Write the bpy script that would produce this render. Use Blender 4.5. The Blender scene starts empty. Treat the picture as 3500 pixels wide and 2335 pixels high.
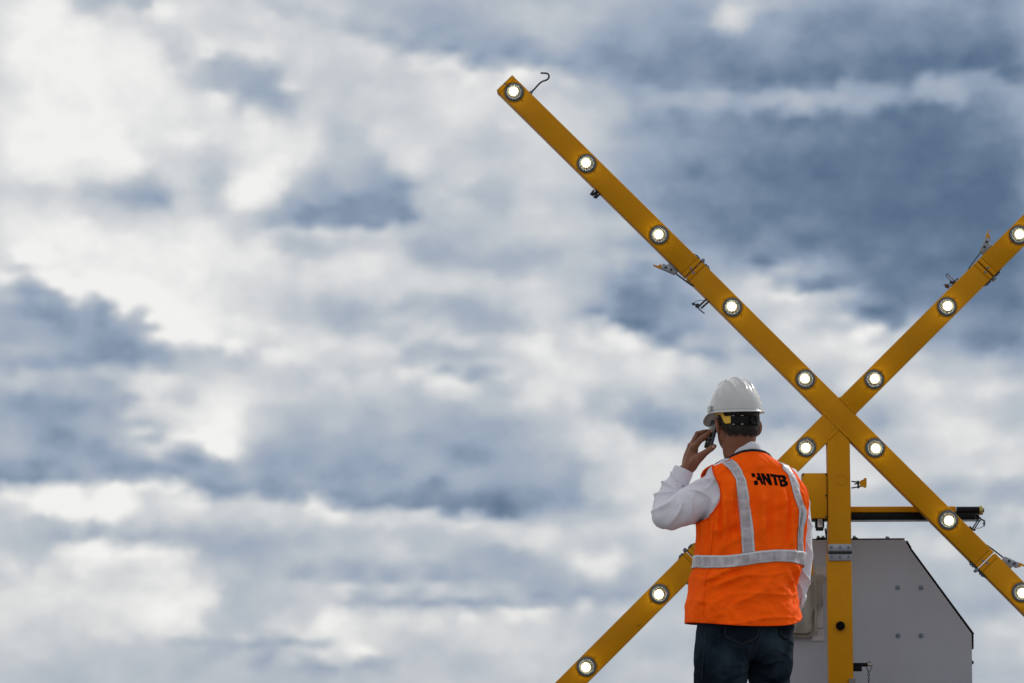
import bpy, bmesh, math, random
import numpy as np
from mathutils import Vector, Matrix, Quaternion, noise
from mathutils.bvhtree import BVHTree
from mathutils.geometry import tessellate_polygon

R = math.radians
rnd = random.Random(7)
scene = bpy.context.scene
col = scene.collection

# ------------------------------------------------------------------ camera
F = 6838.0                    # focal length in units of a 2350-wide frame
PITCH = R(7.8)
CAM = Vector((0, 0, 0.40))
FWD = Vector((0, math.cos(PITCH), math.sin(PITCH)))
UP = Vector((0, -math.sin(PITCH), math.cos(PITCH)))
RGT = Vector((1, 0, 0))
cd = bpy.data.cameras.new("camera")
cam = bpy.data.objects.new("camera", cd)
col.objects.link(cam)
cam.location = CAM
cam.rotation_euler = (R(90) + PITCH, 0, 0)
cd.sensor_width = 36.0
cd.lens = F * 36.0 / 2350.0
cd.clip_start = 0.1
cd.clip_end = 6000
cd.dof.use_dof = True
cd.dof.focus_distance = 12.35
cd.dof.aperture_fstop = 4.0
scene.camera = cam

# ------------------------------------------------------------------ view
scene.view_settings.view_transform = 'Standard'
scene.view_settings.look = 'None'
scene.view_settings.exposure = 0.0
scene.view_settings.gamma = 1.0
scene.view_settings.use_curve_mapping = False

# ------------------------------------------------------------------ sky
SUN_AZ, SUN_EL = R(46), R(36)         # azimuth to the right of the view direction
# cloud brightness (0 slate blue .. 1 white) towards directions seen in the photograph
SKY = """
100,80,1 320,25,.4 240,15,.5 30,20,.8 200,250,.96 400,320,.95 60,250,.98 60,400,.95 420,150,.75 350,180,.9 300,110,.9 400,90,.72
150,330,.92 300,380,.95 500,30,.75 600,40,.78 520,100,.82 660,60,.72 560,190,.40 480,165,.48 620,215,.42 660,245,.5 470,230,.82 520,250,.78
700,150,.80 620,140,.8 760,120,.72 850,50,.58 780,30,.62 700,20,.7 750,210,.72 700,330,.86 600,300,.9 900,130,.66 950,170,.72 850,200,.72 800,280,.72
960,40,.42 1050,60,.36 1200,100,.34 1150,140,.36 1250,20,.5 1330,20,.52 1400,60,.42 1080,110,.38 1000,100,.46 1040,160,.72 1100,175,.76 960,230,.78
1500,60,.36 1600,40,.34 1690,35,.86 1685,65,.74 1640,50,.45 1740,50,.42 1560,110,.24 1400,130,.26 1300,140,.32 1800,40,.32 1900,60,.24 2000,50,.24 2100,50,.24 2250,40,.28 2330,60,.26
1500,175,.2 1700,180,.12 1850,190,.12 2000,150,.16 2100,110,.2 2200,150,.13 2320,190,.06 2330,120,.14 1620,130,.2 1350,180,.38 1250,190,.66
1250,240,.78 1350,232,.56 1450,240,.46 1600,242,.42 1750,236,.40 1900,234,.38 2050,228,.38 2200,208,.44 2300,225,.32 2150,240,.38 1700,215,.24 1900,205,.2
1480,300,.36 1600,300,.26 1600,400,.13 1750,300,.18 1750,400,.11 1900,300,.14 1900,400,.06 2050,300,.14 2050,400,.08 2250,300,.16 2250,400,.08 2320,330,.18 1500,400,.3 1420,330,.52 1380,280,.64
1560,470,.2 1650,480,.12 1800,480,.07 1950,500,.05 2100,500,.06 2250,500,.05 2320,480,.07 1700,560,.16 1850,560,.09 2000,580,.07 2150,620,.05 2200,600,.04 2320,620,.06 2060,680,.10 2320,720,.1 2250,780,.14 2150,760,.2 2320,800,.14 1950,660,.16 1600,560,.26
1150,300,.80 1250,300,.80 1000,200,.78 1050,300,.78 900,280,.74 980,330,.74 1100,250,.78 1180,230,.76 1150,380,.72 1050,400,.74 950,360,.82 850,310,.8 1250,380,.74 1330,400,.66 1250,450,.64
790,460,.26 880,480,.12 930,490,.18 840,500,.15 700,480,.28 650,470,.42 660,500,.42 780,370,.58 860,390,.44 900,430,.26 740,420,.42 680,420,.56 960,500,.42 980,440,.7 740,310,.68 850,345,.68 930,395,.8 640,380,.86
570,440,.99 545,420,.95 560,470,.95 600,420,.93 530,450,.92 560,340,.85 600,350,.8 500,390,.66 480,440,.52 500,480,.62 440,480,.72 410,420,.86 400,460,.66
330,460,.34 270,465,.38 200,460,.5 370,470,.38 100,470,.66 30,470,.72 250,420,.76 150,420,.85 330,500,.66 200,500,.7 300,400,.82
250,580,.97 100,560,.95 450,640,.95 350,530,.85 60,640,.9 350,680,.95 180,660,.9 700,640,.84 600,560,.8 550,600,.9 480,560,.88 520,530,.72 650,560,.46 720,570,.48 640,540,.66 800,540,.66 860,560,.62 760,610,.82 850,610,.82
900,540,.66 1000,590,.42 960,570,.42 1050,600,.46 1100,610,.46 940,530,.66 1020,460,.64 1080,440,.46 1040,500,.66 1120,500,.56 1150,470,.5 1200,560,.56 1150,640,.56 1250,510,.66 1330,530,.6 1350,480,.62 1290,590,.66 1120,560,.6 1200,620,.5
650,700,.6 780,720,.40 720,700,.48 830,710,.44 560,680,.78 500,690,.8 600,660,.74 950,640,.82 900,680,.76 1000,660,.76 1060,650,.78 1300,640,.64 1100,730,.38 1030,700,.46 1160,740,.42 1200,700,.66 900,740,.72 960,740,.7 1240,740,.72 680,760,.74 560,760,.86 640,745,.66
1450,670,.18 1400,640,.3 1500,700,.22 1540,740,.36 1480,620,.26 1400,720,.44 1380,580,.5 1420,540,.42 1530,640,.2 1330,680,.6 1460,560,.32 1580,690,.26 1520,580,.24
100,740,.24 150,760,.2 230,760,.18 270,790,.2 330,810,.28 50,700,.32 40,670,.44 10,720,.42 20,650,.82 100,670,.62 170,690,.58 260,720,.56 320,740,.6 380,760,.94 420,800,.56 200,830,.3 120,830,.34 30,800,.4 380,840,.46 300,850,.48 100,870,.46 10,860,.5 200,870,.5 250,690,.9 330,700,.95
130,1010,.2 60,930,.26 180,930,.26 100,1080,.24 220,1040,.24 270,1080,.26 260,960,.4 240,890,.4 20,1010,.5 50,1020,.4 20,960,.3 20,1090,.26 340,1080,.28 420,1070,.36
430,950,.84 330,900,.76 300,920,.6 520,1000,.95 500,970,.94 420,1010,.9 380,960,.82 440,920,.66 470,890,.76 550,960,.84 330,970,.74 540,1040,.86 480,1040,.76 350,1020,.62 550,900,.76 370,890,.82 400,1040,.6
620,800,.7 560,800,.76 700,790,.76 750,780,.8 820,780,.78 900,790,.78 500,780,.8 480,830,.66 560,860,.66 650,860,.66 740,850,.72 820,860,.62 900,860,.66 1000,840,.72 950,880,.56 1040,790,.40 1080,800,.40 1000,780,.56 1110,840,.5 980,810,.56 1060,850,.66 1110,890,.56
1200,790,.86 1150,790,.72 1240,800,.9 1300,860,.8 1280,820,.84 1350,800,.8 1400,850,.7 1180,860,.78 1250,880,.84 1450,800,.86 1480,830,.84 1420,770,.8 1340,760,.82 1240,770,.8
800,1000,.42 740,1000,.46 650,1000,.52 620,940,.6 700,930,.56 950,1000,.32 880,960,.44 1000,1100,.2 900,1080,.26 700,1080,.3 600,1050,.38 520,1090,.34 800,1080,.3 850,930,.5 960,930,.46 1050,920,.42 1100,970,.34 1050,1000,.36 1150,900,.5 1180,960,.46 1250,1000,.58 1200,1050,.42 1100,1060,.26 1250,1140,.24 1150,1140,.24 1320,1150,.3 1350,1080,.5 1050,1140,.26 950,1130,.26 850,1120,.34 700,1120,.42 1380,1165,.44 1300,1050,.56 1300,1100,.36 1200,1160,.26
1330,920,.74 1360,980,.74 1400,900,.6 1450,920,.48 1500,980,.22 1540,980,.26 1460,980,.36 1430,960,.5 1500,930,.4 1560,950,.36 1420,1040,.76 1480,1090,.82 1550,1050,.76 1480,1040,.74 1400,1100,.68 1560,870,.66 1600,910,.5 1520,880,.7 1560,1010,.46 1440,1160,.66 1480,1200,.8 1600,1020,.66
1750,680,.78 1700,640,.5 1800,700,.76 1850,740,.8 2000,820,.86 1950,780,.8 1900,790,.85 2150,900,.85 2080,850,.62 2250,920,.85 2320,900,.8 2200,980,.8 2050,920,.66 2100,1000,.74 2250,1050,.66 2320,1000,.72 1980,740,.56 1800,640,.5 1700,590,.26 1830,660,.5 1900,720,.56 2040,780,.5 2100,800,.34 2200,850,.6 2300,860,.66 1700,740,.6 1640,740,.5 1650,680,.66 1620,640,.34 1680,800,.62 1720,830,.6 1600,800,.62 1780,800,.7 1650,850,.62 1760,900,.36 1760,960,.42 1800,900,.5 1860,930,.6 1800,1000,.66 1760,1010,.6 1950,1060,.74 2030,1000,.6 2060,1080,.72 1960,880,.84
2200,1110,.5 2150,1130,.42 2300,1110,.40 2000,1110,.76 2060,1140,.5 2250,1150,.44 2340,1150,.4 2250,1230,.6 2300,1200,.76 2340,1200,.8 2150,1220,.5 2080,1220,.6 2000,1140,.56 2000,1210,.56 2150,1300,.55 2200,1350,.55 2250,1300,.56 2300,1380,.40 2230,1400,.46 2280,1450,.76 2330,1430,.7 2320,1540,.5 2260,1510,.6 2330,1490,.72 1880,1210,.6 1870,1225,.66
150,1160,.94 60,1150,.82 250,1165,.92 330,1150,.8 400,1135,.82 230,1125,.8 450,1150,.84 500,1170,.7 560,1160,.6 20,1130,.72 60,1200,.66 300,1210,.6 200,1220,.58 100,1230,.56 20,1270,.66 420,1220,.56 540,1220,.54 30,1240,.62
200,1275,.88 150,1265,.78 260,1265,.88 350,1285,.86 300,1300,.72 420,1300,.72 450,1270,.58 80,1310,.58 30,1320,.62 150,1320,.66
700,1175,.72 650,1200,.66 700,1250,.46 800,1230,.54 620,1240,.46 850,1180,.62 780,1170,.7 900,1210,.62 950,1180,.7 1000,1230,.56 950,1250,.48 1050,1210,.74 1020,1190,.7 1100,1220,.66 1200,1200,.66 1150,1240,.56 1230,1230,.82 1240,1215,.8 1280,1260,.66 1350,1290,.86 1330,1270,.82 1390,1300,.86 1420,1280,.84 1300,1300,.66 1400,1220,.66 1420,1190,.62 1300,1190,.58 1450,1320,.5 1200,1280,.42 1100,1280,.44 1480,1260,.66 1380,1250,.62 1550,1230,.74 1530,1290,.56
600,1310,.46 500,1310,.56 800,1300,.4 700,1310,.4 900,1310,.42 1000,1300,.42 1200,1330,.4 1100,1330,.44 560,1350,.5 650,1345,.6 750,1345,.66 900,1350,.72 1000,1350,.72 1100,1358,.64 1200,1362,.56 1000,1385,.36 1150,1385,.4 900,1380,.42 800,1375,.5 1300,1390,.46 1300,1350,.42 1450,1350,.46 1550,1340,.5 1400,1400,.6
200,1350,.78 100,1370,.8 100,1410,.84 40,1400,.78 300,1350,.8 180,1400,.76 250,1390,.84 300,1400,.82 400,1420,.94 370,1430,.92 430,1390,.88 470,1360,.86 490,1380,.8 450,1430,.86 250,1440,.82 200,1440,.76 60,1450,.74 130,1470,.66 320,1450,.74 20,1480,.72 280,1470,.72
550,1400,.46 530,1360,.5 620,1420,.6 680,1420,.66 650,1380,.54 580,1440,.5 500,1450,.56 760,1420,.94 740,1440,.88 790,1450,.84 820,1485,.9 770,1475,.86 710,1470,.7 870,1450,.74 900,1430,.76 960,1440,.7 850,1400,.66 1050,1420,.7 1130,1410,.68 1200,1430,.74 1000,1410,.66 1280,1440,.66
640,1478,.72 560,1480,.66 500,1492,.44 600,1502,.38 700,1502,.40 750,1515,.42 450,1510,.5 400,1480,.62 350,1500,.6 900,1520,.56 850,1510,.5 650,1530,.52 500,1535,.56 400,1540,.56 200,1500,.6 100,1530,.6 30,1540,.62 250,1545,.6 560,1560,.56 800,1550,.5 700,1560,.5 1150,1500,.66 1000,1500,.62 1050,1550,.62 1250,1500,.62 1180,1550,.66 940,1480,.62 1400,1460,.6 1500,1500,.52 1550,1450,.58 1450,1540,.6 1560,1550,.62 1350,1480,.62
"""
S = np.array([[float(c) for c in tok.split(',')] for tok in SKY.split()])
# the same, sampled on an even grid (percent)
SKY_ROWS = """
90 95 52 78 86 80 76 74 55 60 70 48 44 42 44 56 68 62 54 44 40 36 46 66 44 34 28 28 32 32 28 24
93 90 93 84 72 76 77 74 72 70 70 50 52 40 38 40 52 50 40 34 32 30 30 36 34 24 22 24 20 22 24 22
98 92 95 94 88 62 55 78 70 74 70 74 68 70 60 34 40 40 32 28 26 24 22 20 24 22 18 14 13 14 13 6
90 90 95 95 90 72 45 40 48 68 66 66 72 80 80 80 72 66 50 36 32 26 22 20 18 16 16 18 16 26 26 16
90 90 89 89 88 87 82 60 48 74 66 70 70 76 80 74 76 74 62 56 50 44 46 40 40 42 34 32 24 20 22 28
95 95 94 93 86 85 82 84 82 80 58 68 76 70 68 66 76 74 64 42 36 30 26 20 20 17 15 13 11 12 15 18
97 97 96 92 78 80 70 80 84 82 60 56 76 68 68 66 72 72 60 38 32 26 22 16 14 13 12 10 8 9 10 10
86 90 78 72 58 74 55 97 90 52 50 40 32 62 64 56 68 70 60 40 30 26 22 18 12 10 9 8 7 6 6 5
76 74 66 56 44 72 62 94 66 38 30 24 22 60 66 48 76 62 48 40 26 22 18 17 16 13 11 10 8 6 5 5
90 91 90 78 78 84 84 70 66 62 62 60 58 60 54 58 70 72 68 62 40 30 22 17 18 15 12 10 9 8 7 6
93 93 93 92 92 92 90 86 80 60 70 78 70 40 48 44 48 48 60 60 52 40 36 32 24 20 16 14 12 12 12 10
76 94 94 94 94 92 82 80 80 80 78 76 72 74 74 74 74 68 50 32 38 40 50 62 66 36 22 14 13 18 14 11
50 44 74 72 95 93 86 76 70 68 58 58 50 52 42 56 74 70 46 26 24 28 50 66 72 72 56 26 18 16 13 12
46 40 38 38 46 95 94 90 82 74 55 56 60 68 56 46 60 68 64 50 28 28 42 50 82 58 58 80 60 28 22 20
58 44 34 30 36 58 58 74 92 82 74 80 78 56 46 62 80 70 74 78 74 42 30 36 80 78 82 84 70 44 28 20
56 48 50 62 82 70 68 72 64 62 80 82 82 78 56 74 70 74 76 72 78 64 66 60 50 62 70 74 74 62 64 56
34 36 44 46 76 66 86 86 70 66 60 58 58 56 54 60 78 68 55 66 55 60 60 50 50 50 60 62 72 74 68 62
40 32 38 46 84 80 90 86 64 46 56 48 54 44 36 38 52 62 78 68 36 40 50 50 34 40 50 34 74 86 80 58
46 36 31 40 74 55 76 74 45 38 38 36 46 42 26 42 48 56 80 80 82 80 70 70 70 70 70 60 60 74 84 80
32 32 36 32 32 34 38 46 34 34 33 34 36 38 46 38 42 48 62 80 84 82 80 70 60 60 76 76 74 72 80 74
86 98 94 96 66 84 60 78 38 42 32 28 27 26 22 18 30 38 55 76 78 80 80 70 60 60 60 52 55 55 58 42
62 62 66 84 74 66 60 62 66 68 74 72 62 72 74 72 56 58 72 70 78 80 70 60 60 60 60 52 52 50 48 46
58 58 94 84 86 76 42 42 46 60 62 64 76 66 50 42 72 62 60 58 66 70 60 60 60 60 70 70 70 76 60 60
86 84 86 76 80 84 64 60 56 46 42 44 42 42 42 38 46 48 74 60 52 50 50 50 60 60 60 60 60 56 54 50
84 82 84 82 86 88 90 50 58 62 60 42 40 38 42 42 42 44 42 40 50 56 50 50 50 50 50 50 50 50 52 50
80 72 82 80 86 84 66 50 64 60 92 76 74 75 78 78 78 66 60 60 66 64 50 50 50 50 50 50 50 50 56 66
72 70 64 58 62 60 52 50 42 60 72 82 68 58 68 74 72 68 56 60 52 54 50 50 50 50 50 50 50 50 60 60
62 54 52 60 50 52 54 60 52 48 44 54 64 60 50 64 70 66 50 60 62 62 50 50 50 50 50 50 50 50 48 50
"""
S2 = np.array([[36.75 + 73.45 * i, 28 + 56 * j, float(v) / 100] for j, r in enumerate(SKY_ROWS.split("\n")[1:-1]) for i, v in enumerate(r.split())])
# crisp cloud edges: brightness just above and just below a point
SKY_EDGES = """
28,1122,.32,.84 100,1120,.31,.86 171,1116,.31,.88 257,1110,.32,.86 330,1109,.33,.80 400,1107,.36,.84 457,1139,.38,.80 543,1150,.40,.72 600,1151,.40,.68 645,1150,.40,.66 708,1145,.40,.78 774,1162,.32,.76 845,1176,.28,.74 900,1173,.28,.72 954,1170,.27,.76 1031,1182,.22,.66 1074,1179,.22,.76 1160,1190,.20,.64
17,662,.92,.62 43,619,.94,.70 63,628,.94,.62 94,659,.94,.54 130,676,.94,.52 171,697,.94,.58 206,679,.94,.66 251,697,.94,.52 280,728,.95,.56 309,708,.95,.62 351,751,.95,.48 357,786,.96,.52 423,794,.94,.62 486,799,.93,.62 540,812,.92,.66
20,868,.36,.54 86,859,.34,.52 160,853,.31,.52 228,848,.29,.52 314,845,.30,.56 380,846,.40,.60
620,523,.40,.66 680,522,.32,.64 740,522,.26,.66 800,523,.22,.66 860,524,.21,.60 915,516,.24,.58
817,86,.44,.68 880,105,.42,.70 945,123,.40,.74 1031,134,.36,.78 1088,160,.33,.78 1174,154,.36,.82 1232,163,.38,.78 1300,170,.36,.64
1575,213,.26,.42 1660,213,.24,.42 1762,213,.18,.38 1848,209,.15,.42 1930,205,.13,.32 2019,197,.13,.30 2133,186,.13,.34 2248,183,.12,.32 2320,205,.10,.30
1500,258,.46,.34 1575,254,.44,.30 1660,254,.44,.28 1762,254,.40,.22 1848,263,.42,.20 1930,258,.36,.19 2048,251,.34,.16 2133,243,.34,.15 2220,262,.32,.20
149,1251,.52,.86 220,1250,.52,.92 300,1251,.50,.84 360,1252,.50,.84 429,1254,.48,.72
700,1333,.38,.60 800,1337,.42,.74 900,1340,.42,.78 1000,1341,.42,.78 1080,1350,.44,.72
813,1367,.66,.44 900,1368,.72,.40 1000,1368,.72,.38 1100,1370,.60,.38 1163,1370,.54,.38
813,1390,.46,.68 900,1394,.40,.74 1000,1396,.36,.76 1080,1396,.34,.78 1163,1388,.38,.80 1240,1385,.40,.80 1330,1382,.42,.72 1420,1382,.44,.70
600,1461,.60,.40 660,1461,.68,.38 720,1466,.72,.46 600,1481,.36,.52 660,1482,.38,.56 720,1480,.44,.66
690,1511,.66,.46 760,1511,.74,.44 840,1509,.86,.46 700,1540,.44,.56 780,1540,.46,.56
420,1467,.70,.52 480,1468,.66,.46 560,1468,.66,.44 450,1482,.46,.58 540,1482,.44,.56
931,834,.50,.74 1017,862,.44,.78 1074,877,.44,.76 974,791,.70,.52 1030,792,.66,.46 1074,802,.70,.46 1122,840,.70,.50
1375,734,.30,.66 1420,752,.28,.72 1461,771,.28,.78 1532,799,.30,.74 1603,819,.34,.68
1762,631,.26,.62 1796,659,.24,.64 1850,668,.22,.70 1899,677,.20,.60 1948,719,.22,.58 1985,751,.26,.80 2019,745,.22,.84 2062,768,.24,.72
300,938,.42,.72 330,985,.40,.80 345,1020,.42,.72 415,1030,.90,.50 470,1035,.92,.48 515,1060,.94,.46
300,1180,.94,.70 240,1195,.96,.70 160,1190,.96,.62 100,1183,.92,.64
640,215,.76,.46 560,145,.80,.56 460,140,.84,.58 560,243,.48,.78 480,215,.52,.84
"""
S3 = []
for tok in SKY_EDGES.split():
    x_, y_, a_, b_ = (float(c) for c in tok.split(','))
    S3 += [[x_, y_ - 7, a_], [x_, y_ + 7, b_]]
S3 = np.array(S3)
NUG = np.concatenate([np.full(len(S), .10), np.full(len(S2), .05), np.full(len(S3), .012)])
S = np.concatenate([S, S2, S3])


def sky_grid(xs, ys):
    """smooth field through the sampled brightnesses"""
    P = S[:, :2] / np.array([[52.0, 33.0]])
    d2 = ((P[:, None, :] - P[None, :, :]) ** 2).sum(-1)
    kern = lambda q: .42 * np.exp(-.5 * q) + .26 * np.exp(-.5 * q / 9.0) + .32 * np.exp(-.5 * q * 5.0)
    mean = .6
    coef = np.linalg.solve(kern(d2) + np.diag(NUG), S[:, 2] - mean)
    gx, gy = np.meshgrid(xs, ys)
    Q = np.stack([gx.ravel() / 52.0, gy.ravel() / 33.0], 1)
    out = np.zeros(len(Q))
    for k in range(0, len(Q), 2000):
        q2 = ((Q[k:k + 2000, None, :] - P[None, :, :]) ** 2).sum(-1)
        out[k:k + 2000] = kern(q2) @ coef
    V = (mean + out).reshape(gx.shape)
    # shock filter: steepen the cloud edges that are there
    hx, hy = xs[1] - xs[0], ys[1] - ys[0]

    def blur(a, n):
        for _ in range(n):
            p = np.pad(a, 1, mode='edge')
            a = (p[1:-1, :-2] + p[1:-1, 2:] + p[:-2, 1:-1] + p[2:, 1:-1] + 4 * p[1:-1, 1:-1]) / 8
        return a
    for _ in range(SHOCK):
        g = np.pad(blur(V, 2), 1, mode='edge')
        lap = (g[1:-1, :-2] + g[1:-1, 2:] - 2 * g[1:-1, 1:-1]) + (g[:-2, 1:-1] + g[2:, 1:-1] - 2 * g[1:-1, 1:-1])
        p = np.pad(V, 1, mode='edge')
        c = p[1:-1, 1:-1]
        mm = lambda a, b: np.where(a * b > 0, np.sign(a) * np.minimum(abs(a), abs(b)), 0)
        dx, dy = mm(p[1:-1, 2:] - c, c - p[1:-1, :-2]), mm(p[2:, 1:-1] - c, c - p[:-2, 1:-1])
        V = V - .28 * np.tanh(lap / .02) * np.hypot(dx, dy)
    return V


SHOCK = 1
world = bpy.data.worlds.new("World")
scene.world = world
world.use_nodes = True
wn, wl = world.node_tree.nodes, world.node_tree.links
wn.clear()


def N(nodes, typ, **kw):
    n = nodes.new(typ)
    for k, v in kw.items():
        setattr(n, k, v)
    return n


def wmath(op, a, b=None, c=None, clamp=False):
    n = N(wn, 'ShaderNodeMath', operation=op)
    n.use_clamp = clamp
    for i, v in enumerate((a, b, c)):
        if v is None:
            continue
        if isinstance(v, (int, float)):
            n.inputs[i].default_value = v
        else:
            wl.new(v, n.inputs[i])
    return n.outputs[0]


def wrange(v, a, b, c, d, smooth=True):
    n = N(wn, 'ShaderNodeMapRange')
    n.interpolation_type = 'SMOOTHSTEP' if smooth else 'LINEAR'
    wl.new(v, n.inputs[0])
    for i, q in enumerate((a, b, c, d)):
        n.inputs[1 + i].default_value = q
    return n.outputs[0]


def build_sky():
    tc = N(wn, 'ShaderNodeTexCoord')
    d = tc.outputs['Generated']

    def nz(scale, stretch, detail, rough, offs):
        m = N(wn, 'ShaderNodeMapping')
        m.inputs['Scale'].default_value = (1, 1, stretch)
        m.inputs['Location'].default_value = offs
        wl.new(d, m.inputs[0])
        t = N(wn, 'ShaderNodeTexNoise')
        t.inputs['Scale'].default_value = scale
        t.inputs['Detail'].default_value = detail
        t.inputs['Roughness'].default_value = rough
        wl.new(m.outputs[0], t.inputs['Vector'])
        return t.outputs['Fac']
    sep = N(wn, 'ShaderNodeSeparateXYZ')
    wl.new(d, sep.inputs[0])
    az = wmath('ARCTAN2', sep.outputs[0], sep.outputs[1])
    el = wmath('ARCSINE', sep.outputs[2])
    # wind-torn edges: shift the lookup by noise
    w1 = wmath('SUBTRACT', nz(26, 1.7, 5, .55, (3, 1, 0)), .5)
    w2 = wmath('SUBTRACT', nz(26, 1.7, 5, .55, (9, 5, 2)), .5)
    azw = wmath('MULTIPLY_ADD', w1, 34 / F, az)
    elw = wmath('MULTIPLY_ADD', w2, 20 / F, el)
    w3 = wmath('SUBTRACT', nz(105, 1.15, 5, .6, (13, 1, 7)), .5)
    w4 = wmath('SUBTRACT', nz(105, 1.15, 5, .6, (2, 15, 4)), .5)
    azw = wmath('MULTIPLY_ADD', w3, 62 / F, azw)
    elw = wmath('MULTIPLY_ADD', w4, 46 / F, elw)
    NR, NC = 92, 124
    xs = np.linspace(-60, 2410, NC)
    ys = np.linspace(-50, 1620, NR)
    G = np.clip(sky_grid(xs, ys), np.interp(xs, [900, 1500], [.26, 0.0])[None, :], 1)
    a0, a1 = (xs[0] - 1175) / F, (xs[-1] - 1175) / F
    t = wrange(azw, a0, a1, 0, 1, False)
    step = (ys[1] - ys[0]) / F
    total = None
    for j in range(NR):
        fc = N(wn, 'ShaderNodeFloatCurve')
        cv = fc.mapping.curves[0]
        cv.points[0].location = (0, G[j, 0])
        cv.points[1].location = (1, G[j, -1])
        for i in range(1, NC - 1):
            cv.points.new(i / (NC - 1), float(G[j, i]))
        for q in cv.points:
            q.handle_type = 'VECTOR'
        fc.mapping.update()
        wl.new(t, fc.inputs['Value'])
        e = PITCH + (784 - ys[j]) / F
        if j == 0:
            dd = wmath('SUBTRACT', e, elw)
        elif j == NR - 1:
            dd = wmath('SUBTRACT', elw, e)
        else:
            dd = wmath('ABSOLUTE', wmath('SUBTRACT', elw, e))
        wgt = wrange(dd, 0, step, 1, 0, False)
        total = wmath('MULTIPLY', fc.outputs[0], wgt) if total is None else wmath('MULTIPLY_ADD', fc.outputs[0], wgt, total)
    # everywhere else: broken cloud from noise alone, raised brighter to light the figure
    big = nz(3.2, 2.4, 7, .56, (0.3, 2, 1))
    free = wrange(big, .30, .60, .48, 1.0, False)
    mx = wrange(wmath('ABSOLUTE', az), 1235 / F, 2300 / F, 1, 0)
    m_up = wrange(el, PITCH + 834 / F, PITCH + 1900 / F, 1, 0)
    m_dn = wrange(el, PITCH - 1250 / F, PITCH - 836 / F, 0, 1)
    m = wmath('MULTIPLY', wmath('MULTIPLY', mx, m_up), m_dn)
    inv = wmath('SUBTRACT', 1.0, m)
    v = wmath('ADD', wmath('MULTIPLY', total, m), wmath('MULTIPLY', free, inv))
    fine = wmath('SUBTRACT', nz(58, 1.35, 8, .66, (5, 5, 5)), .5)
    v = wmath('MULTIPLY_ADD', wmath('SUBTRACT', v, .52), 1.12, .53)
    v = wmath('MULTIPLY_ADD', fine, .36, v)
    ramp = N(wn, 'ShaderNodeValToRGB')
    wl.new(v, ramp.inputs[0])
    stops = [(0.0, (82, 104, 131)), (.1, (99, 120, 146)), (.2, (122, 140, 163)), (.35, (152, 166, 186)), (.5, (173, 182, 194)),
             (.65, (191, 197, 204)), (.8, (213, 215, 217)), (.92, (232, 232, 231)), (1.0, (243, 242, 240))]

    def lin(c):
        return tuple(((q / 255 + .055) / 1.055) ** 2.4 for q in c) + (1,)
    els = ramp.color_ramp.elements
    els[0].position, els[0].color = stops[0][0], lin(stops[0][1])
    els[1].position, els[1].color = stops[-1][0], lin(stops[-1][1])
    for p, c in stops[1:-1]:
        e = els.new(p)
        e.color = lin(c)
    sky = N(wn, 'ShaderNodeTexSky', sky_type='NISHITA')
    sky.sun_disc = False
    sky.sun_elevation = SUN_EL
    sky.sun_rotation = SUN_AZ
    sc = N(wn, 'ShaderNodeVectorMath', operation='SCALE')
    wl.new(ramp.outputs[0], sc.inputs[0])
    sc.inputs['Scale'].default_value = 10.0
    mix = N(wn, 'ShaderNodeMix', data_type='RGBA')
    mix.inputs['Factor'].default_value = .03
    wl.new(sc.outputs[0], mix.inputs['A'])
    wl.new(sky.outputs[0], mix.inputs['B'])
    bg = N(wn, 'ShaderNodeBackground')
    bg.inputs['Strength'].default_value = .1
    wl.new(mix.outputs['Result'], bg.inputs['Color'])
    out = N(wn, 'ShaderNodeOutputWorld')
    wl.new(bg.outputs[0], out.inputs[0])


build_sky()

sd = bpy.data.lights.new("sun", 'SUN')
sd.energy = 2.3
sd.angle = R(14)
sd.color = (1, .965, .91)
sun = bpy.data.objects.new("sun", sd)
col.objects.link(sun)
sdir = Vector((math.sin(SUN_AZ) * math.cos(SUN_EL), math.cos(SUN_AZ) * math.cos(SUN_EL), math.sin(SUN_EL)))
sun.rotation_euler = (-sdir).to_track_quat('-Z', 'Y').to_euler()
sun.location = (6, 4, 9)


# ------------------------------------------------------------------ projection helpers (to measure the photograph)
def ray(px, py):
    return FWD * F + RGT * (px - 1175.0) + UP * (783.9 - py)


def W(px, py, Y):
    d = ray(px, py)
    return CAM + d * (Y / d.y)


def proj(p):
    q = p - CAM
    k = F / q.dot(FWD)
    return 1175.0 + q.dot(RGT) * k, 783.9 - q.dot(UP) * k


# ------------------------------------------------------------------ materials
MATS = {}


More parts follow.
